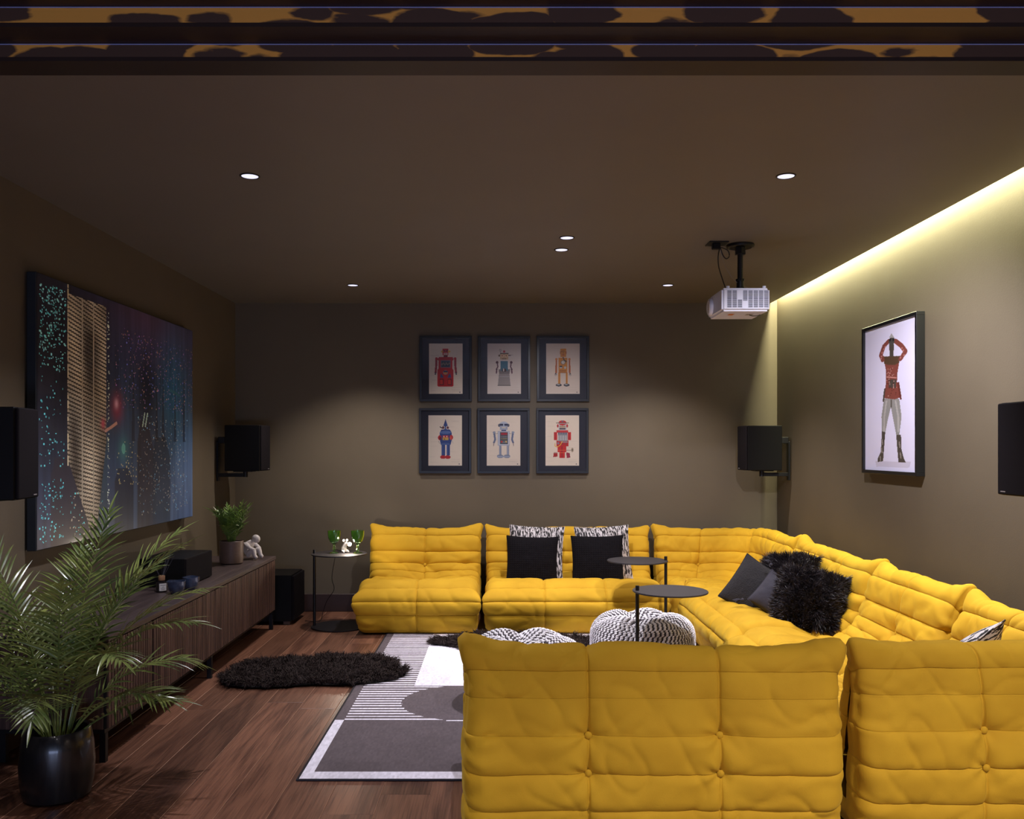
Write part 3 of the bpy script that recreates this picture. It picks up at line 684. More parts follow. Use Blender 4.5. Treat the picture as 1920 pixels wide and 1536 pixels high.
obj('rating_label', B().box((.055, -.03, zb-.0006), (.040, .05, .001), .0003), M['greyprint'], b)
obj('ceiling_plate', B().lathe([(.001, 0), (.078, 0), (.080, -.006), (.078, -.016), (.066, -.019), (.060, -.014), (.03, -.014), (.001, -.014)], (.012, 0, 0), 48), M['blackmetal'], t)
obj('pole', B().cyl((.012, 0, -.13), .016, .21, 24).cyl((.012, 0, -.035), .030, .036, 6).box((.012, 0, -.05), (.055, .03, .018), .002), M['blackmetal'], t)
obj('pole_clamp', B().cyl((.012, 0, -.205), .026, .012, 8).cyl((.012, 0, -.235), .021, .05, 20).cyl((.012, 0, -.258), .030, .022, 24, r2=.024).box((.012, 0, -.273), (.10, .05, .008), .001), M['blackmetal'], t)
for q in ((-.03, .0), (.055, 0)): obj('thumb_screw', B().cyl((q[0], q[1], -.262), .006, .018, 10), M['blackmetal'], t)
t = thing('cable_outlet', 'black square ceiling outlet box beside the projector pole', 'outlet', (1.235, 5.07, H))
obj('cover_plate', B().box((0, 0, -.004), (.11, .11, .007), .001), M['blackmetal'], t)
obj('connector', B().box((-.01, -.02, -.024), (.045, .035, .034), .004), M['blackbox'], t)
tag(obj('projector_cable', B().tube(spline([(1.245, 5.04, 2.47), (1.235, 5.04, 2.42), (1.24, 5.05, 2.36), (1.27, 5.08, 2.29), (1.29, 5.10, 2.25), (1.31, 5.16, 2.228)], 8), .0035, 6), M['blackmetal']),
    'thick black cable hanging from the ceiling outlet to the projector', 'cable')
tag(obj('cable_loop', B().tube(spline([(1.248, 5.05, 2.475), (1.262, 5.05, 2.43), (1.282, 5.05, 2.405), (1.300, 5.05, 2.42), (1.293, 5.05, 2.45), (1.265, 5.05, 2.466), (1.248, 5.05, 2.47)], 8), .003, 6), M['blackmetal']),
    'small loop of black cable hanging under the ceiling outlet', 'cable')
tag(obj('thin_cable', B().tube(spline([(1.25, 5.07, 2.48), (1.27, 5.075, 2.40), (1.31, 5.09, 2.33), (1.35, 5.10, 2.285), (1.40, 5.13, 2.27), (1.44, 5.14, 2.245), (1.475, 5.16, 2.222)], 8), .0012, 5), M['greyprint']),
    'thin grey cable running behind the projector pole', 'cable')
tag(obj('cable_tail', B().tube(spline([(1.502, 5.20, 2.20), (1.515, 5.16, 2.16), (1.512, 5.12, 2.12), (1.48, 5.08, 2.088), (1.44, 5.06, 2.080), (1.42, 5.07, 2.087)], 8), .0025, 6), M['blackmetal']),
    'black cable curling around the right end of the projector', 'cable')
# ------------------------------------------------------------------ flat prints as coloured grids
class Ras:
    def __init__(s, W, H_, bg):
        s.W, s.H = W, H_; s.a = np.zeros((H_, W, 3)); s.a[:] = lin(bg)
        s.X, s.Y = np.meshgrid((np.arange(W)+.5)/W, 1-(np.arange(H_)+.5)/H_); s.asp = H_/W
    def put(s, m, c, al=1.0):
        c = np.array(lin(c)); s.a[m] = s.a[m]*(1-al)+c*al
    def rect(s, x0, y0, x1, y1, c, al=1.0): s.put((s.X >= x0) & (s.X <= x1) & (s.Y >= y0) & (s.Y <= y1), c, al)
    def ell(s, cx, cy, rx, ry, c, al=1.0): s.put(((s.X-cx)/rx)**2+((s.Y-cy)/ry)**2 <= 1, c, al)
    def poly(s, P, c, al=1.0):
        m = np.zeros(s.X.shape, bool); n = len(P)
        for i in range(n):
            (x0, y0), (x1, y1) = P[i], P[(i+1) % n]
            if y0 == y1: continue
            cr = ((y0 > s.Y) != (y1 > s.Y)) & (s.X < (x1-x0)*(s.Y-y0)/(y1-y0)+x0); m ^= cr
        s.put(m, c, al)
    def line(s, P, w_, c, al=1.0):
        for (x0, y0), (x1, y1) in zip(P, P[1:]):
            dx, dy = x1-x0, (y1-y0)*s.asp; L2 = dx*dx+dy*dy+1e-12
            t_ = np.clip(((s.X-x0)*dx+(s.Y-y0)*s.asp*dy)/L2, 0, 1)
            s.put((s.X-x0-t_*dx)**2+((s.Y-y0)*s.asp-t_*dy)**2 <= (w_/2)**2, c, al)
    def mesh(s, name, w_, h_, xs=None, ys=None):
        """grid in local x/z facing -y"""
        xs = np.linspace(-w_/2, w_/2, s.W+1) if xs is None else xs; zs = np.linspace(h_/2, -h_/2, s.H+1) if ys is None else ys
        V = np.stack(np.broadcast_arrays(xs[None, :], 0*xs[None, :]+0*zs[:, None], zs[:, None]), -1).reshape(-1, 3)
        i = np.arange(s.H)[:, None]; j = np.arange(s.W)[None]; n = s.W+1
        Q = np.stack([i*n+j, (i+1)*n+j, (i+1)*n+j+1, i*n+j+1+0*i], -1).reshape(-1, 4)
        me = mesh_np(name, V, Q, smooth=False)
        ca = me.color_attributes.new('Col', 'FLOAT_COLOR', 'CORNER')
        col = np.ones((s.H*s.W, 4), np.float32); col[:, :3] = s.a.reshape(-1, 3); ca.data.foreach_set('color', np.repeat(col, 4, 0).ravel())
        return me
PAPER = (232, 214, 190)
def base_print(seed, tone=PAPER):
    r = Ras(92, 138, tone); rg = random.Random(seed)
    for k in range(9):
        y = .08+.1*k+rg.uniform(-.02, .02); x = rg.choice([.05, .08, .62, .7]); r.line([(x, y), (x+rg.uniform(.12, .25), y)], .012, (205, 186, 165), .5)
    for k in range(5): r.line([(.68, .125-.017*k), (.93, .125-.017*k)], .008, (200, 183, 165), .6)
    r.rect(.90, .025, .935, .045, (120, 110, 105)); return r
def p1():
    r = base_print(1); R_ = (196, 22, 26); DR_ = (110, 25, 30)
    for sx in (0, 1):
        f = (lambda x: x) if sx == 0 else (lambda x: 1-x)
        r.line([(f(.215), .705), (f(.215), .56), (f(.195), .42)], .060, (150, 30, 40))
        for k in range(7): r.line([(f(.19), .70-.036*k), (f(.245), .70-.036*k)], .012, (205, 70, 70))
        r.ell(f(.225), .70, .034, .028, R_); r.line([(f(.195), .42), (f(.185), .385)], .035, (60, 60, 70)); r.ell(f(.31), .70, .05, .018, (190, 170, 150))
    r.poly([(.30, .73), (.70, .73), (.735, .68), (.70, .66), (.70, .50), (.73, .47), (.73, .16), (.70, .145), (.28, .145), (.25, .16), (.25, .47), (.28, .50), (.28, .66), (.245, .68)], R_)
    r.rect(.44, .73, .55, .765, DR_); r.rect(.40, .77, .58, .895, R_); r.ell(.39, .84, .03, .02, (225, 170, 60)); r.ell(.60, .84, .04, .022, (225, 170, 60))
    r.ell(.455, .855, .022, .014, (40, 20, 25)); r.ell(.53, .855, .022, .014, (40, 20, 25)); r.rect(.435, .775, .55, .815, (225, 195, 175)); r.rect(.455, .79, .53, .80, (150, 60, 50))
    r.rect(.35, .52, .64, .665, (120, 122, 130)); r.rect(.37, .535, .62, .65, (52, 62, 78)); 
    for k in range(6): r.ell(.39+.042*k, .585+.02*(k % 2), .018, .022, (150, 130, 110))
    r.ell(.49, .425, .075, .045, (150, 140, 140)); r.ell(.49, .42, .055, .030, (220, 140, 60)); r.rect(.43, .43, .55, .455, (40, 50, 90))
    r.poly([(.35, .41), (.40, .37), (.44, .32), (.33, .32)], (60, 82, 130)); r.poly([(.63, .41), (.58, .37), (.55, .32), (.66, .32)], (60, 82, 130))
    for x in (.31, .55): r.rect(x, .175, x+.125, .295, (60, 22, 28)); r.rect(x+.02, .185, x+.105, .285, (215, 50, 30))
    return r
def p2():
    r = base_print(2, (214, 198, 184)); W_ = (150, 138, 132)
    r.poly([(.36, .50), (.64, .50), (.69, .16), (.31, .16)], W_)
    r.poly([(.33, .50), (.44, .47), (.50, .42), (.57, .47), (.68, .50), (.66, .40), (.35, .40)], (120, 108, 104)); r.line([(.36, .345), (.65, .345)], .012, (190, 180, 175)); r.line([(.50, .40), (.50, .17)], .010, (180, 170, 165)); r.line([(.31, .165), (.69, .165)], .02, (90, 80, 80))
    r.rect(.39, .46, .61, .655, (62, 108, 126)); r.ell(.50, .47, .07, .035, (70, 45, 45)); r.ell(.485, .475, .02, .03, (215, 205, 195))
    for sx in (0, 1):
        f = (lambda x: x) if sx == 0 else (lambda x: 1-x)
        r.line([(f(.29), .62), (f(.31), .54), (f(.275), .49), (f(.27), .41)], .035, (95, 45, 60)); r.ell(f(.29), .625, .04, .026, (80, 36, 50)); r.ell(f(.275), .485, .028, .018, (80, 36, 50)); r.line([(f(.37), .60), (f(.36), .50)], .04, (224, 212, 200))
    r.rect(.385, .68, .62, .80, (196, 160, 120)); r.rect(.38, .79, .625, .81, (90, 75, 60)); r.ell(.44, .755, .045, .030, (226, 196, 150)); r.ell(.56, .755, .045, .030, (226, 196, 150))
    r.ell(.44, .757, .020, .016, (150, 30, 25)); r.ell(.56, .757, .020, .016, (150, 30, 25)); r.rect(.43, .69, .57, .705, (90, 70, 60)); r.ell(.66, .765, .045, .012, (110, 80, 60)); r.line([(.68, .77), (.78, .775)], .008, (140, 130, 120)); r.ell(.355, .76, .03, .02, (110, 90, 70))
    r.ell(.50, .84, .033, .022, (190, 30, 35)); r.line([(.40, .81), (.385, .845)], .008, (90, 80, 75)); r.ell(.385, .865, .032, .024, (120, 112, 105)); r.ell(.385, .865, .022, .016, (214, 198, 184)); return r
def p3():
    r = base_print(3, (216, 198, 180)); O_ = (206, 132, 34); D2 = (176, 92, 40)
    r.rect(.36, .18, .425, .42, O_); r.rect(.585, .18, .64, .42, O_); r.line([(.39, .20), (.39, .40)], .012, (160, 95, 30)); r.line([(.61, .20), (.61, .40)], .012, (160, 95, 30))
    for x in (.375, .61): r.ell(x, .175, .09, .028, (60, 60, 66)); r.ell(x-.01, .185, .05, .010, (170, 170, 165))
    r.rect(.365, .41, .635, .715, O_); r.rect(.365, .41, .635, .425, (150, 88, 30))
    for k in range(6): r.rect(.40+.033*k, .445, .42+.033*k, .468, (150, 80, 30))
    r.ell(.505, .625, .068, .042, (110, 104, 92)); r.ell(.505, .625, .052, .032, (215, 208, 190)); r.line([(.505, .625), (.52, .645)], .008, (60, 50, 40))
    r.ell(.44, .53, .04, .026, (210, 205, 195)); r.rect(.40, .53, .48, .555, (50, 48, 46)); r.ell(.565, .52, .035, .024, (200, 195, 180)); r.line([(.50, .73), (.53, .68), (.60, .64)], .03, (60, 58, 52))
    for sx in (0, 1):
        f = (lambda x: x) if sx == 0 else (lambda x: 1-x)
        r.line([(f(.305), .69), (f(.305), .60), (f(.295), .42)], .052, D2); r.ell(f(.305), .69, .038, .022, (200, 120, 45)); r.ell(f(.285), .385, .026, .030, (70, 72, 70)); r.ell(f(.285), .372, .010, .018, (216, 198, 180))
    r.rect(.425, .735, .595, .895, O_); r.rect(.41, .79, .43, .85, D2); r.rect(.59, .79, .61, .85, D2); r.line([(.45, .83), (.48, .85)], .015, (90, 60, 40)); r.line([(.54, .85), (.57, .83)], .015, (90, 60, 40)); r.line([(.51, .80), (.51, .86)], .014, (150, 90, 30)); r.rect(.475, .765, .545, .785, (160, 40, 40)); return r
def p4():
    r = base_print(4); B_ = (48, 72, 128); R_ = (190, 34, 38)
    for x0, x1 in ((.395, .495), (.54, .64)): r.rect(x0, .20, x1, .41, B_); r.line([(x0+.03, .22), (x0+.03, .40)], .012, (78, 105, 160))
    r.ell(.435, .17, .085, .036, R_); r.ell(.575, .17, .085, .036, R_)
    r.poly([(.37, .41), (.66, .41), (.70, .52), (.69, .66), (.64, .72), (.39, .72), (.34, .66), (.34, .52)], B_); r.ell(.51, .66, .17, .03, (90, 115, 165)); r.ell(.51, .43, .14, .02, (78, 100, 150))
    r.ell(.34, .555, .055, .050, R_); r.ell(.68, .560, .055, .050, R_); r.ell(.355, .54, .03, .035, (100, 22, 30)); r.ell(.665, .55, .03, .035, (215, 80, 60))
    r.rect(.42, .505, .60, .60, (214, 170, 70)); r.rect(.42, .555, .60, .60, (190, 45, 40)); r.ell(.46, .578, .02, .013, (235, 225, 215)); r.ell(.55, .578, .02, .013, (235, 225, 215)); r.rect(.455, .525, .50, .538, (60, 50, 60))
    r.poly([(.42, .72), (.44, .78), (.51, .925), (.585, .78), (.61, .72)], B_); r.line([(.51, .92), (.48, .80)], .014, (30, 42, 75)); r.ell(.51, .745, .10, .04, (60, 85, 140))
    for x in (.44, .575): r.ell(x, .755, .052, .036, (222, 205, 180)); r.ell(x, .755, .034, .026, (92, 32, 48))
    r.line([(.35, .77), (.40, .75)], .03, (40, 40, 46)); r.line([(.30, .49), (.33, .44)], .010, (120, 115, 120)); r.line([(.70, .50), (.74, .44)], .010, (150, 145, 150)); return r
def p5():
    r = base_print(5, (224, 206, 184)); S_ = (132, 136, 150)
    for x in (.37, .60): r.rect(x, .20, x+.06, .42, (118, 124, 140)); r.line([(x+.03, .21), (x+.03, .41)], .012, (175, 180, 195))
    r.ell(.40, .185, .10, .036, (120, 124, 140)); r.ell(.60, .185, .10, .036, (120, 124, 140)); r.rect(.32, .165, .68, .195, (150, 155, 170))
    r.rect(.33, .40, .69, .69, (165, 166, 175)); r.rect(.345, .415, .675, .675, (190, 190, 198)); r.rect(.395, .43, .635, .665, (78, 80, 84)); r.rect(.42, .61, .61, .65, (160, 30, 44))
    for k in range(5):
        for j in range(4): r.rect(.42+.042*k, .46+.034*j, .445+.042*k, .475+.034*j, [(140, 140, 140), (170, 150, 90), (100, 96, 92)][(k*3+j*2) % 3])
    r.ell(.445, .475, .028, .020, (200, 40, 35)); r.rect(.55, .455, .60, .49, (205, 165, 90))
    for sx in (0, 1):
        f = (lambda x: x) if sx == 0 else (lambda x: 1-x)
        r.line([(f(.22), .655), (f(.235), .58), (f(.25), .52), (f(.215), .46)], .055, (96, 104, 130)); r.ell(f(.22), .66, .045, .022, (140, 146, 160)); r.line([(f(.215), .46), (f(.20), .39)], .016, (110, 90, 90)); r.line([(f(.25), .635), (f(.33), .64)], .010, (90, 90, 95))
    r.rect(.43, .69, .58, .715, (60, 70, 110)); r.rect(.39, .71, .62, .79, (158, 160, 172)); r.ell(.505, .825, .125, .05, (178, 180, 190)); r.rect(.38, .79, .63, .835, (46, 50, 76)); r.rect(.49, .79, .52, .85, (170, 175, 190)); r.ell(.365, .80, .03, .03, (80, 82, 96)); r.ell(.645, .80, .03, .03, (80, 82, 96)); r.rect(.45, .745, .56, .765, (205, 190, 160)); return r
def p6():
    r = base_print(6); R_ = (200, 30, 28)
    r.rect(.41, .155, .58, .28, R_); r.rect(.36, .27, .62, .395, R_); r.line([(.49, .16), (.49, .39)], .014, (120, 20, 24)); r.line([(.36, .31), (.62, .31)], .008, (225, 120, 60)); r.line([(.41, .255), (.58, .255)], .008, (225, 120, 60))
    r.poly([(.23, .17), (.36, .18), (.36, .245), (.24, .245)], (170, 34, 30)); r.poly([(.63, .15), (.74, .16), (.72, .255), (.62, .26)], (160, 40, 60)); r.poly([(.24, .245), (.36, .245), (.35, .268), (.25, .268)], (190, 150, 130))
    r.rect(.33, .385, .68, .50, (192, 30, 30)); r.rect(.46, .455, .66, .48, (150, 140, 140)); r.ell(.38, .445, .03, .022, (120, 130, 150)); r.ell(.50, .43, .02, .012, (120, 60, 70)); r.ell(.61, .43, .02, .012, (120, 60, 70))
    for x0, x1 in ((.245, .35), (.66, .76)): r.rect(x0, .51, x1, .665, R_); r.line([(x0+.04, .52), (x0+.04, .65)], .012, (140, 22, 26))
    r.rect(.37, .485, .655, .70, (140, 138, 140)); r.rect(.33, .655, .67, .70, (200, 50, 46))
    for k in range(7): r.rect(.385+.038*k, .50, .405+.038*k, .605, (196, 190, 182)); r.rect(.385+.038*k, .62, .40+.038*k, .67, (84, 92, 110))
    r.line([(.50, .48), (.44, .41), (.35, .365), (.28, .39), (.28, .44)], .022, (232, 176, 50))
    r.line([(.63, .31), (.78, .31)], .012, (90, 76, 64)); r.ell(.80, .312, .035, .045, (170, 150, 120)); r.ell(.80, .312, .014, .018, (90, 76, 64))
    r.rect(.385, .70, .625, .82, (205, 200, 196)); r.rect(.41, .715, .60, .745, (70, 60, 60)); r.rect(.41, .755, .60, .80, (185, 150, 120)); r.ell(.365, .79, .025, .035, (180, 40, 34)); r.ell(.645, .79, .025, .035, (180, 40, 34))
    r.ell(.505, .85, .12, .05, R_); r.rect(.38, .83, .63, .845, (190, 184, 180)); r.rect(.32, .842, .70, .855, (110, 90, 76)); r.ell(.505, .88, .03, .012, (90, 110, 130)); return r
fr_me = None
FL = ['upper left framed print: red toy robot with a square chest panel', 'upper middle framed print: grey toy robot with teal chest and red lamp on its head', 'upper right framed print: orange toy robot with round dials',
      'lower left framed print: blue toy robot with a pointed cap and red shoes', 'lower middle framed print: silver toy robot with long thin legs', 'lower right framed print: red toy robot with a yellow hose and side key']
fw, fh, fd = .423, .528, .026
def frame_mesh(w_, h_, d_, b_):
    b = B()
    for c, s_ in [((0, 0, h_/2-b_/2), (w_, d_, b_)), ((0, 0, -h_/2+b_/2), (w_, d_, b_)), ((-w_/2+b_/2, 0, 0), (b_, d_, h_-2*b_)), ((w_/2-b_/2, 0, 0), (b_, d_, h_-2*b_))]: b.box(c, s_, .0012)
    return b
fr_me = frame_mesh(fw, fh, fd, .019).mesh('frame'); fr_me.materials.append(M['frame'])
k = 0
for (z, row) in ((1.966, 0), (1.384, 1)):
    for x in (-.453, .020, .496):
        t = thing('framed_print', FL[k], 'picture', (x+(.003 if row == 0 else -.002), YB-fd/2-.002, z), 0, 'framed robot prints on the back wall')
        obj('frame', fr_me, None, t)
        obj('mount', B().box((0, .006, 0), (fw-.036, .004, fh-.036)), M['mount'], t)
        obj('print', [p1, p2, p3, p4, p5, p6][k]().mesh('print', .272, .408), M['print'], t, loc=(0, .0032, .002))
        obj('glass', B().box((0, -.004, 0), (fw-.037, .002, fh-.037)), M['pane'], t)
        k += 1
# tall framed picture on the right wall (faces -x)
r = Ras(110, 290, (222, 218, 240)); S_ = lambda x, y: ((x-172)/408, (1385-y)/1270)   # crop pixel -> unit (frame sides converge, close enough)
def q(x, y):
    f = (x-172)/(580-172); top = 235+(95-235)*f; bt_ = 1370+(1390-1370)*f; u = f*1.0
    u = (f/1.152)/(1-f+f/1.152); return (u, 1-(y-top)/(bt_-top))
def PQ(L_): return [q(*v) for v in L_]
RJ, KB, GY = (128, 66, 56), (74, 66, 58), (146, 144, 140)
r.poly(PQ([(270, 1300), (540, 1300), (530, 1350), (280, 1345)]), (190, 182, 196), .6)
r.poly(PQ([(345, 780), (462, 780), (478, 930), (462, 1080), (440, 1080), (420, 960), (400, 850), (375, 960), (350, 1090), (328, 1060), (324, 930)]), GY)
r.line(PQ([(365, 800), (348, 930), (345, 1050)]), .03, (176, 172, 168)); r.line(PQ([(435, 800), (455, 930), (455, 1050)]), .03, (176, 172, 168)); r.line(PQ([(402, 790), (402, 850)]), .025, (90, 84, 78))
r.poly(PQ([(328, 1050), (356, 1060), (345, 1200), (338, 1300), (292, 1306), (290, 1280), (318, 1220)]), KB); r.poly(PQ([(440, 1078), (474, 1078), (478, 1200), (490, 1260), (506, 1306), (456, 1306), (448, 1200)]), KB)
for v in [(330, 1120), (325, 1190), (462, 1140), (470, 1230), (312, 1260)]: r.line(PQ([v, (v[0]+4, v[1]+40)]), .02, (150, 142, 132))
r.poly(PQ([(340, 430), (468, 430), (450, 560), (446, 640), (466, 770), (430, 785), (375, 780), (345, 775), (362, 640), (360, 540)]), RJ)
r.poly(PQ([(345, 430), (465, 425), (462, 480), (430, 500), (380, 500), (345, 490)]), (84, 62, 44)); r.poly(PQ([(380, 620), (440, 620), (438, 690), (385, 690)]), KB); r.line(PQ([(370, 600), (440, 606)]), .02, (196, 140, 130))
r.line(PQ([(335, 460), (318, 420), (345, 345), (385, 300)]), .075, RJ); r.line(PQ([(470, 450), (505, 390), (480, 345), (432, 300)]), .075, RJ); r.line(PQ([(352, 700), (340, 800)]), .03, KB); r.line(PQ([(455, 650), (472, 780)]), .035, (104, 46, 38))
r.poly(PQ([(385, 330), (425, 330), (418, 430), (392, 430)]), KB); r.ell(*q(406, 300), .055, .030, (74, 70, 66)); r.poly(PQ([(384, 275), (405, 238), (428, 275)]), (168, 164, 162)); r.ell(*q(395, 290), .018, .012, (30, 28, 28)); r.ell(*q(418, 290), .018, .012, (30, 28, 28))
rg = np.random.RandomState(3)
for k in range(46):
    a, b_ = rg.uniform(365, 445), rg.uniform(510, 770); r.ell(*q(a, b_), .008, .004, (196, 150, 142) if k % 2 else (86, 34, 28))
for a, b_ in [(325, 430), (330, 400), (345, 370), (495, 420), (490, 380), (470, 440), (480, 360), (320, 450), (356, 350)]: r.ell(*q(a, b_), .014, .006, (190, 130, 124))
t = thing('framed_print', 'tall black framed picture of a figure in red jacket and boots on the right wall', 'picture', (WR-.024, 5.03, 1.612), -PI/2)
fw2, fh2 = .712, .874
obj('frame', frame_mesh(fw2, fh2, .045, .020), M['frame'], t); obj('backing', B().box((0, .018, 0), (fw2-.02, .006, fh2-.02)), M['frame'], t)
obj('print', r.mesh('print', fw2-.038, fh2-.038), M['print'], t, loc=(0, -.008, 0))
# large city night picture on the left wall (faces +x): plain generic night city
def city():
    W_, H_ = 330, 290; r = Ras(W_, H_, (20, 18, 26)); X, Y = r.X, r.Y; rg = np.random.RandomState(8)
    def bl(cx_, cy_, sx, sy, c, k): 
        g_ = np.exp(-((X-cx_)/sx)**2-((Y-cy_)/sy)**2)[..., None]*k; r.a[:] = r.a*(1-g_)+np.array(lin(c))*g_
    bl(.75, .9, .5, .25, (66, 52, 74), .9); bl(.6, .98, .2, .08, (80, 44, 54), .5); bl(.95, .45, .25, .35, (62, 78, 98), .9); bl(.95, .1, .35, .25, (84, 90, 122), .8); bl(.7, .15, .6, .3, (66, 74, 92), .9); bl(.82, .62, .10, .25, (34, 84, 108), .7); bl(.45, .35, .12, .35, (58, 76, 100), .7)
    bl(.1, .7, .2, .4, (20, 16, 24), .8); bl(.2, .1, .3, .15, (46, 44, 60), .8); bl(.62, .62, .06, .15, (14, 16, 34), .8)
    st = fbm(X*60, Y*3, 3)[..., None]*.35+1; r.a *= st
    for (x0, x1, h_, c) in [(.06, .30, .33, (40, 30, 34)), (.55, .66, .50, (44, 32, 36)), (.66, .80, .42, (36, 38, 48)), (.40, .52, .28, (30, 30, 42))]:
        r.poly([(x0, 0), (x0, h_*.8), (x0+.02, h_), (x1-.04, h_), (x1, h_*.75), (x1, 0)], c, .75)
    for (x0, h_) in [(.52, .82), (.74, .80), (.92, .83), (.84, .76), (.69, .74)]: r.poly([(x0-.012, .4), (x0, h_), (x0+.012, .4)], (26, 24, 36), .7)
    lights = []
    def dots(n, x0, x1, y0, y1, cols, sz):
        for _ in range(n):
            x_, y_ = rg.uniform(x0, x1), rg.uniform(y0, y1); i = int((1-y_)*H_); j = int(x_*W_); c = cols[rg.randint(len(cols))]
            h2 = rg.randint(1, 3); r.a[max(i, 0):i+h2, j:j+(2 if rg.rand() < sz else 1)] = np.array(lin(c))*rg.uniform(.5, 1.1)
    dots(260, .01, .13, .66, .97, [(110, 200, 190), (160, 220, 210)], .5); dots(60, .01, .13, .3, .64, [(90, 170, 165)], .3); dots(90, .01, .12, .02, .25, [(90, 180, 175)], .3)
    dots(520, .40, 1, .55, .9, [(170, 110, 120), (190, 130, 90), (110, 110, 190), (150, 90, 150)], .2); dots(420, .55, .95, .05, .52, [(150, 130, 110), (110, 150, 170), (170, 150, 130)], .2); dots(60, .40, .55, .2, .4, [(210, 180, 120)], .6)
    dots(90, .355, .365, .02, .95, [(210, 200, 170)], .6); dots(120, .15, .33, .02, .2, [(90, 170, 160), (180, 150, 120)], .4)
    r.a *= np.array([1.9, 2.5, 2.9])
    # tall lit tower hung with horizontal light bands
    e0 = .14+0*Y; e1 = .36-.03*np.clip((.35-Y)/.3, 0, 1)**1.2; lo = .02+np.clip((.30-Y)/.28, 0, 1)
    inside = (X > .14+.12*np.clip((.33-Y)/.3, 0, 1)) & (X < .35-.06*np.clip((.4-Y)/.4, 0, 1)) & (Y > .04) & (Y < .965)
    band = (np.sin((Y+X*.28)*2*PI*62) > -.15)
    sh = .55+.45*np.sin(X*38+1.2)*np.cos(Y*7+X*5)+.25*fbm(X*14, Y*9, 9)
    sh = np.clip(sh, .12, 1.1)
    cbr = np.array(lin((252, 236, 204))); cd = np.array(lin((54, 46, 46)))
    r.a[inside & band] = (cd+(cbr-cd)*sh[..., None])[inside & band]; r.a[inside & ~band] = (cd*.55+.12*cbr*sh[..., None])[inside & ~band]
    for x_ in (.215, .275): r.a[inside & (abs(X-x_) < .0035)] = np.array(lin((200, 190, 165)))
    side = (X >= .29) & (X < .355) & (Y < .40) & ~inside; r.a[side & (((X*W_).astype(int)+(Y*H_*1).astype(int)) % 2 == 0)] = np.array(lin((60, 92, 100)))
    r.a[(abs(X-.142) < .004) & (Y > .3) & (fbm(Y*60, X, 4) > .0)] = np.array(lin((240, 230, 190)))
    bl(.415, .545, .035, .06, (190, 60, 90), .8); bl(.41, .56, .012, .02, (255, 200, 220), 1); bl(.33, .47, .012, .02, (240, 90, 120), 1); r.line([(.345, .44), (.41, .475)], .012, (245, 190, 170)); r.ell(.455, .365, .012, .024, (150, 240, 225)); bl(.455, .365, .03, .05, (90, 200, 190), .5)
    r.line([(.585, .47), (.60, .53)], .008, (200, 240, 220)); r.line([(.605, .47), (.62, .53)], .008, (200, 240, 220)); r.line([(.80, .66), (.88, .64)], .012, (70, 130, 150))
    return r
t = thing('canvas_picture', 'large frameless picture of a hazy night city on the left wall', 'picture', (-2.125, 5.025, 1.4915), PI/2)
obj('stretcher', B().box((0, .004, 0), (2.03, .044, 1.268), .003), mat('canvas_edge', (.010, .014, .020), .5), t)
obj('print', city().mesh('print', 2.022, 1.26), M['canvas'], t, loc=(0, -.0195, 0))
# ------------------------------------------------------------------ rug
xs = np.concatenate([np.arange(-.815, 0.05, .009), np.arange(.05, 1.20, .05), [1.20]]); ys = np.arange(6.42, 3.52, -.0048)
r = Ras(len(xs)-1, len(ys)-1, (70, 60, 62)); Xc = (xs[:-1]+xs[1:])/2; Yc = (ys[:-1]+ys[1:])/2; X, Y = np.meshgrid(Xc, Yc)
DK = np.array(lin((92, 82, 86))); WH = np.array(lin((232, 228, 240)))
r.a[:] = DK
stripes = (Y > 4.29) & (X > -.765) & (((Y-4.29) % .0445) < .019); r.a[stripes] = WH
circ = (X+.20)**2+(Y-4.595)**2 < .315**2; r.a[circ] = DK
r.a[(Y > 4.905) & (X > -.478)] = WH
near = (Y <= 4.29); wb = near & ((X < -.765) | (Y < 3.60)); r.a[wb] = WH; r.a[near & (Y > 4.268) & (X > -.3)] = DK
r.a[(abs(Y-4.277) < .006) & (X > -.27)] = WH
wn = fbm(X*160, Y*40, 5)*.22+fbm(X*9, Y*9, 6)*.12; r.a *= (1+wn)[..., None]
edge = (X < -.809) | (Y < 3.526); r.a[edge] = np.array(lin((34, 28, 30)))
me = r.mesh('rug_top', 1, 1, xs=xs, ys=ys)
t = thing('rug', 'large flat woven grey and white geometric rug on the wooden floor', 'rug', ((xs[0]+xs[-1])/2, (ys[0]+ys[-1])/2, 0))
co = np.zeros(len(me.vertices)*3, np.float32); me.vertices.foreach_get('co', co); co = co.reshape(-1, 3); co = np.stack([co[:, 0]-(xs[0]+xs[-1])/2, co[:, 2]-(ys[0]+ys[-1])/2, 0*co[:, 0]+.0085], 1).astype(np.float32)
me.vertices.foreach_set('co', co.ravel()); me.update(); obj('pile', me, M['rug'], t)
obj('backing', B().box((0, 0, .0045), (xs[-1]-xs[0]+.004, ys[0]-ys[-1]+.004, .007), .001), M['dark'], t)
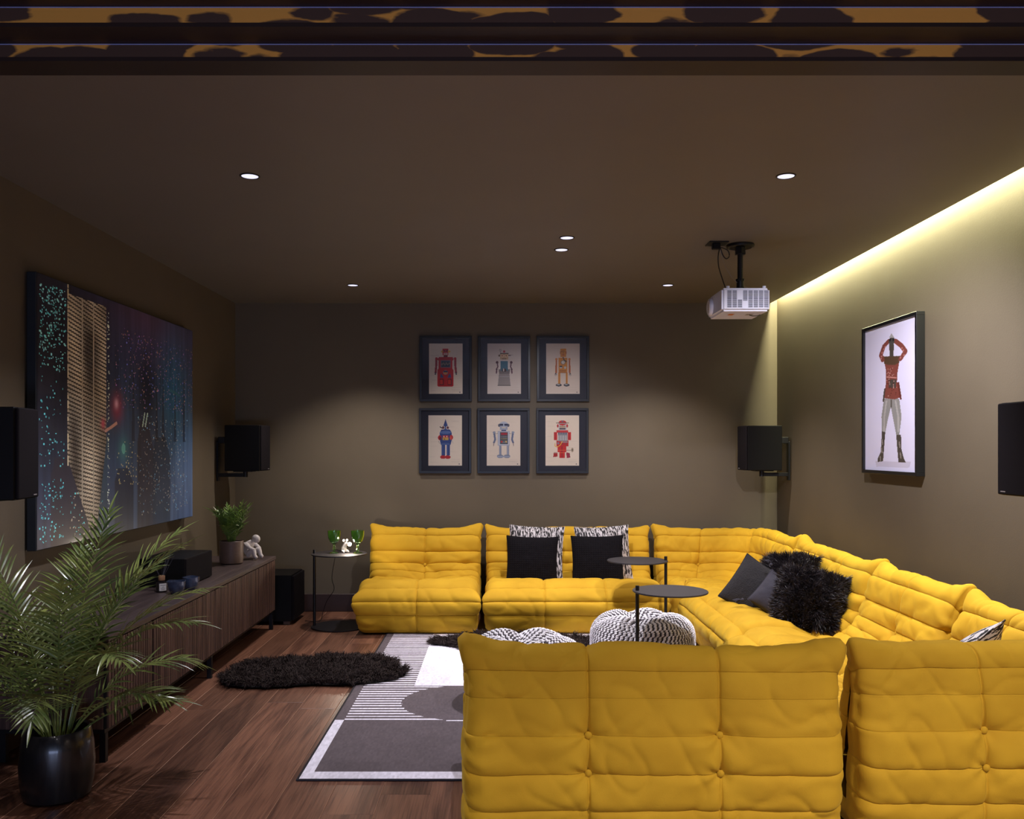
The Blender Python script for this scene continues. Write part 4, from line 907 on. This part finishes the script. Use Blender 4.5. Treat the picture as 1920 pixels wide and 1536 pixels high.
# ------------------------------------------------------------------ fur
def fur(P, Nn, n, L_, wd, rng, lay=.6, curl=.4, clump=.5):
    """n strands from random points of cloud P with normals Nn -> mesh"""
    i = rng.randint(0, len(P), n); p = P[i]+rng.normal(0, .004, (n, 3)); nn = Nn[i]
    cl = np.stack([vnoise(p[:, 0]*26, p[:, 1]*26+p[:, 2]*19, 1), vnoise(p[:, 0]*26+9, p[:, 1]*26+p[:, 2]*17, 2), vnoise(p[:, 0]*24, p[:, 2]*24+p[:, 1]*9, 3)*.5], 1)
    d = nn+cl*lay*1.4+rng.normal(0, .28, (n, 3))*(1-clump*.5); d /= np.linalg.norm(d, axis=1, keepdims=True)
    l = L_*rng.uniform(.6, 1.15, n)[:, None]*(1+.35*vnoise(p[:, 0]*14, p[:, 1]*14+p[:, 2]*14, 8))[:, None]
    s = np.cross(d, rng.normal(0, 1, (n, 3))); s /= np.linalg.norm(s, axis=1, keepdims=True); s *= wd/2
    g_ = np.array([0, 0, -1.])*curl; c2 = rng.normal(0, .35, (n, 3))
    p1_ = p+d*l*.45; d2 = d+g_*.5+c2*.5; d2 /= np.linalg.norm(d2, axis=1, keepdims=True); p2_ = p1_+d2*l*.35; d3 = d2+g_+c2; d3 /= np.linalg.norm(d3, axis=1, keepdims=True); p3_ = p2_+d3*l*.3
    V = np.stack([p-s, p+s, p1_-s*.9, p1_+s*.9, p2_-s*.6, p2_+s*.6, p3_], 1).reshape(-1, 3); b = np.arange(n)[:, None]*7
    Q = np.concatenate([b+np.array([[0, 1, 3, 2]]), b+np.array([[2, 3, 5, 4]])]); T = b+np.array([[4, 5, 6]])
    return V, Q, T
def sheepskin(lab, c, hl, hd, seed, n, zoff, rz=0, floorz=.006):
    rng = np.random.RandomState(seed); t = thing('sheepskin', lab, 'rug', (c[0], c[1], zoff), rz, 'dark shaggy sheepskins')
    na, nr_ = 90, 16; an = np.arange(na)/na*2*PI
    R_ = 1+.10*np.cos(an*4+seed)+.07*np.sin(an*3+1.2*seed)+.05*vnoise(an*3, an*0, seed); tp = 1-.30*np.clip(np.cos(an), 0, 1)**2*np.abs(np.sin(an))
    V = [(0, 0, .012)]
    for k in range(1, nr_+1):
        f = k/nr_
        for a, rr, tq in zip(an, R_, tp): V.append((hl*f*rr*math.cos(a), hd*f*rr*tq*math.sin(a), .004+.012*(1-f**6)+.008*(1-f)*math.sin(9*f+3*a)))
    F = [(0, 1+k, 1+(k+1) % na) for k in range(na)]+[(1+(j-1)*na+k, 1+j*na+k, 1+j*na+(k+1) % na, 1+(j-1)*na+(k+1) % na) for j in range(1, nr_) for k in range(na)]
    obj('hide', mesh_from('hide', V, F), M['hide'], t)
    m_ = int(n*1.2); f = np.sqrt(rng.rand(m_)); a = rng.rand(m_)*2*PI; rr = np.interp(a, an, R_); tq = np.interp(a, an, tp)
    P = np.stack([hl*f*rr*np.cos(a), hd*f*rr*tq*np.sin(a), np.full(m_, .012)], 1); nn = np.stack([np.cos(a)*f**3*.9, np.sin(a)*f**3*.9, np.ones(m_)], 1)
    V, Q, T = fur(P, nn, n, .044, .0040, rng, 1.0, .95); V[:, 2] = np.maximum(V[:, 2], .002)
    o = obj('fleece', mesh_np('fleece', V, Q, T, smooth=True), M['fur'], t); o['kind'] = 'stuff'
sheepskin('dark brown shaggy sheepskin lying across the floor and the left edge of the rug', (-1.085, 5.19), .53, .345, 3, 34000, .009, rad(9))
sheepskin('dark brown shaggy sheepskin on the white part of the rug behind the poufs', (.16, 5.93), .60, .27, 6, 26000, .009, rad(-4))
# ------------------------------------------------------------------ knitted poufs
def ellip(nu_=6, nv_=3):
    V = []; 
    for j in range(nv_+1):
        th = PI*j/nv_
        for k in range(nu_): V.append((math.sin(th)*math.cos(2*PI*k/nu_), math.sin(th)*math.sin(2*PI*k/nu_), math.cos(th)))
    return np.array(V), grid_faces(nv_+1, nu_, closev=True)
EV, EF = ellip()
def pouf(lab, c, Rm, Hh, seed, rz):
    rng = np.random.RandomState(seed); t = thing('pouf', lab, 'pouf', (c[0], c[1], .0095), rz, 'knitted black and white poufs')
    def surf(s_, a):   # s_ 0 bottom centre .. 1 top centre
        ph = -PI/2+PI*s_; cr = np.sign(np.cos(ph))*np.abs(np.cos(ph))**.62; cz = np.sign(np.sin(ph))*np.abs(np.sin(ph))**.62
        fold = np.abs(np.sin(a*2.5+.4+seed))**.7; top = np.clip((s_-.55)/.3, 0, 1)*np.clip((1.02-s_)/.12, 0, 1)
        r_ = Rm*cr*(1-.03*(1-fold)*np.clip((s_-.35)/.3, 0, 1)); z_ = Hh/2+Hh/2*cz
        z_ = z_-.045*Hh/.34*(1-fold)*top-.055*np.exp(-((1-s_)/.07)**2)*np.ones_like(a)
        return np.stack([r_*np.cos(a), r_*np.sin(a), z_], -1)
    a = np.linspace(0, 2*PI, 97)[:-1]; s_ = np.linspace(0, 1, 44); S_, A_ = np.meshgrid(s_, a, indexing='ij')
    G = surf(S_, A_); G[..., 2] = np.maximum(G[..., 2], .002)
    cen = np.array([0, 0, Hh/2]); obj('filling', mesh_np('filling', (cen+(G-cen)*.965).reshape(-1, 3), grid_faces(44, 96, closev=True)), M['knit_k'], t)
    Vw, Fw, Vk, Fk = [], [], [], []; nrows = 46
    row = 0; sv = .12
    while sv < .985:
        P0 = surf(np.array([sv]), np.array([1.0]))[0]; rr = math.hypot(P0[0], P0[1]); nst = max(6, int(2*PI*rr/.0135)); 
        aa = (np.arange(nst)+.5*(row % 2))/nst*2*PI+row*.02; ss_ = np.full(nst, sv)
        P = surf(ss_, aa); Pa = surf(ss_, aa+.02); Ps = surf(ss_+.01, aa)
        tu = Pa-P; tu /= np.linalg.norm(tu, axis=1, keepdims=True); tv = Ps-P; tv /= np.linalg.norm(tv, axis=1, keepdims=True); nn = np.cross(tu, tv); nn /= np.linalg.norm(nn, axis=1, keepdims=True)
        for k in range(nst):
            wht = (k+row) % 2 == 0
            sk = .6
            u_ = tu[k]+tv[k]*sk; v_ = tv[k]-tu[k]*sk; sc_ = (.0108, .0062, .0072) if wht else (.0095, .0060, .0050)
            V = P[k]+(EV[:, :1]*u_*sc_[0]+EV[:, 1:2]*v_*sc_[1]+EV[:, 2:]*nn[k]*sc_[2])*rng.uniform(.9, 1.1)
            L1, L2 = (Vw, Fw) if wht else (Vk, Fk); L2.append(EF+len(L1)*len(EV)); L1.append(V)
        L_ = np.linalg.norm((surf(np.array([sv+.01]), np.array([1.0]))-surf(np.array([sv]), np.array([1.0])))[0]); sv += .0118*.01/L_; row += 1
    for nm, a_, f_, m_ in (('white_stitches', Vw, Fw, M['knit_w']), ('black_stitches', Vk, Fk, M['knit_k'])):
        V = np.concatenate(a_); V[:, 2] = np.maximum(V[:, 2], .001); o = obj(nm, mesh_np(nm, V, np.concatenate(f_)), m_, t); o['kind'] = 'stuff'
pouf('round knitted black and white pouf beside the nearer side table', (.83, 5.22), .305, .350, 2, .3)
pouf('round knitted black and white pouf mostly hidden behind the left end of the foreground sofa', (.115, 4.62), .31, .352, 5, 1.3)
# ------------------------------------------------------------------ cushions
def pillow(S_, th, n=46, pinch=.06, seed=0, fn=None, soft=2.2):
    u = np.linspace(-1, 1, n+1); U, V = np.meshgrid(u, u, indexing='ij')
    h_ = th/2*((1-np.abs(U)**soft)*(1-np.abs(V)**soft))**.55
    k = 1-pinch*(1-U**2*1.0)*(np.abs(V)**3); k2 = 1-pinch*(1-V**2)*(np.abs(U)**3)
    Xx = S_/2*U*k2; Zz = S_/2*V*k; h_ = h_*(1+.12*fbm(U*2, V*2, seed)); 
    out = []
    for sg in (-1, 1):
        e_ = np.clip(1-np.maximum(abs(U), abs(V)), 0, 1); ex = (fn(U, V) if fn else 0)*np.clip(e_*12, 0, 1)
        out.append(np.stack([Xx, sg*(h_+ex), Zz], -1).reshape(-1, 3))
    V_ = np.concatenate(out); F1 = grid_faces(n+1, n+1); F2 = F1[:, ::-1]+(n+1)**2
    # weld rims by stitching (both rims coincide)
    return V_, np.concatenate([F1, F2]), n
def streakmat(name, c1, c2, st, th):
    m, nt, p = newmat(name); N, L = nt.nodes, nt.links; tc = N.new('ShaderNodeTexCoord'); mp = N.new('ShaderNodeMapping'); mp.inputs['Scale'].default_value = st
    n = N.new('ShaderNodeTexNoise'); n.inputs['Scale'].default_value = 1; n.inputs['Detail'].default_value = 3; L.new(tc.outputs['Object'], mp.inputs[0]); L.new(mp.outputs[0], n.inputs['Vector'])
    mr = N.new('ShaderNodeMapRange'); mr.inputs[1].default_value = th-.015; mr.inputs[2].default_value = th+.015; L.new(n.outputs[0], mr.inputs[0])
    mx = N.new('ShaderNodeMix'); mx.data_type = 'RGBA'; mx.inputs[6].default_value = (*c1, 1); mx.inputs[7].default_value = (*c2, 1); L.new(mr.outputs[0], mx.inputs[0]); L.new(mx.outputs[2], p.inputs['Base Color']); p.inputs['Roughness'].default_value = .85; return m
M['streak'] = streakmat('black_white_streaks', (.014, .012, .014), (.56, .52, .54), (130, 40, 24), .50)
M['zebra'] = streakmat('zebra_stripes', (.012, .010, .012), (.60, .56, .58), (24, 60, 150), .49)
def cushion(lab, c, S_, th, rot, m, fn=None, n=46, seed=0, grp=None, name='cushion', edge=True):
    t = thing(name, lab, 'cushion', c, 0, grp); t.rotation_euler = rot
    V_, F_, n_ = pillow(S_, th, n, seed=seed, fn=fn); obj('cover', mesh_np('cover', V_, F_), m, t)
    if edge:
        u = np.linspace(-1, 1, 13); k = 1-.06*(1-u**2); E_ = S_/2
        loop = [(E_*a, 0, -E_*b) for a, b in zip(u, k)]+[(E_*b, 0, E_*a) for a, b in zip(u, k)]+[(-E_*a, 0, E_*b) for a, b in zip(u, k)]+[(-E_*b, 0, -E_*a) for a, b in zip(u, k)]
        obj('piping', B().tube(loop, .003, 6), m, t)
    return t
knit = lambda U, V: .0045*np.abs(np.sin(U*PI*11))*(.6+.4*np.sin(V*PI*24+4*np.abs(((U*11) % 1)-.5)*2))
GS = 'square cushions on the back wall sofa'
cushion('black and white streaked cushion, left one, peeking out behind the left black knitted cushion', (.263, 6.735, .525), .42, .13, (rad(-14), rad(2), rad(-4)), M['streak'], seed=1, grp=GS)
cushion('black and white streaked cushion, right one, peeking out behind the right black knitted cushion', (.775, 6.72, .525), .42, .13, (rad(-14), rad(-2), rad(6)), M['streak'], seed=2, grp=GS)
cushion('left black knitted cushion leaning on a streaked cushion', (.228, 6.575, .478), .385, .12, (rad(-13), rad(2), rad(3)), M['knitblack'], fn=knit, n=150, seed=3, grp=GS)
cushion('right black knitted cushion leaning on a streaked cushion', (.713, 6.565, .484), .385, .12, (rad(-13), rad(-1), rad(-3)), M['knitblack'], fn=knit, n=150, seed=4, grp=GS)
cushion('zebra striped cushion showing only its top above the nearest corner sofa module', (1.775, 3.42, .47), .36, .13, (rad(38), rad(-26), rad(16)), M['zebra'], seed=5)
def furcushion(lab, c, S_, th, rot, seed, n, L_=.045):
    t = thing('fur_cushion', lab, 'cushion', c, 0, 'fluffy black fur cushions'); t.rotation_euler = rot; rng = np.random.RandomState(seed)
    V_, F_, k = pillow(S_, th, 40, seed=seed, soft=2.6); me = mesh_np('cover', V_, F_); obj('cover', me, M['hide'], t)
    nn = np.zeros((len(V_), 3)); h_ = len(V_)//2; nn[:, 1] = np.where(np.arange(len(V_)) < h_, -1, 1); r2 = V_/np.array([S_/2, 1, S_/2]); nn[:, 0] = np.sign(r2[:, 0])*np.abs(r2[:, 0])**3*1.6; nn[:, 2] = np.sign(r2[:, 2])*np.abs(r2[:, 2])**3*1.6
    nn /= np.linalg.norm(nn, axis=1, keepdims=True)
    V, Q, T = fur(V_, nn, n, L_, .0034, rng, .8, .0, .6); o = obj('fur', mesh_np('fur', V, Q, T), M['furc'], t); o['kind'] = 'stuff'
furcushion('fluffy black fur cushion lying in front, closest to the foreground sofa', (1.745, 5.02, .450), .35, .20, (rad(-30), rad(6), rad(-30)), 4, 26000)
furcushion('fluffy black fur cushion lying behind the others against the sofa back', (1.77, 5.50, .50), .33, .17, (rad(-40), rad(-6), rad(-45)), 5, 22000)
cushion('charcoal woolly cushion at the left of the fur cushions', (1.545, 5.40, .465), .32, .14, (rad(-22), rad(28), rad(-38)), M['wool'], seed=7)
t = cushion('slate linen cushion with corner tassels squeezed between the dark cushions', (1.615, 5.21, .450), .23, .12, (rad(-20), rad(35), rad(-30)), M['linen'], seed=8)
for sx, sz in ((1, 1), (-1, -1), (1, -1), (-1, 1)):
    b = B().ball((sx*.135, 0, sz*.135), .010, 10); rg = random.Random(2)
    for k in range(16):
        a = k/16*2*PI; b.tube([(sx*.137, 0, sz*.137), (sx*(.155+.008*math.cos(a)), .010*math.sin(a), sz*.150), (sx*(.165+.014*math.cos(a)), .016*math.sin(a), sz*.152-.020)], .0016, 4)
    obj('tassel', b, M['linen'], t)
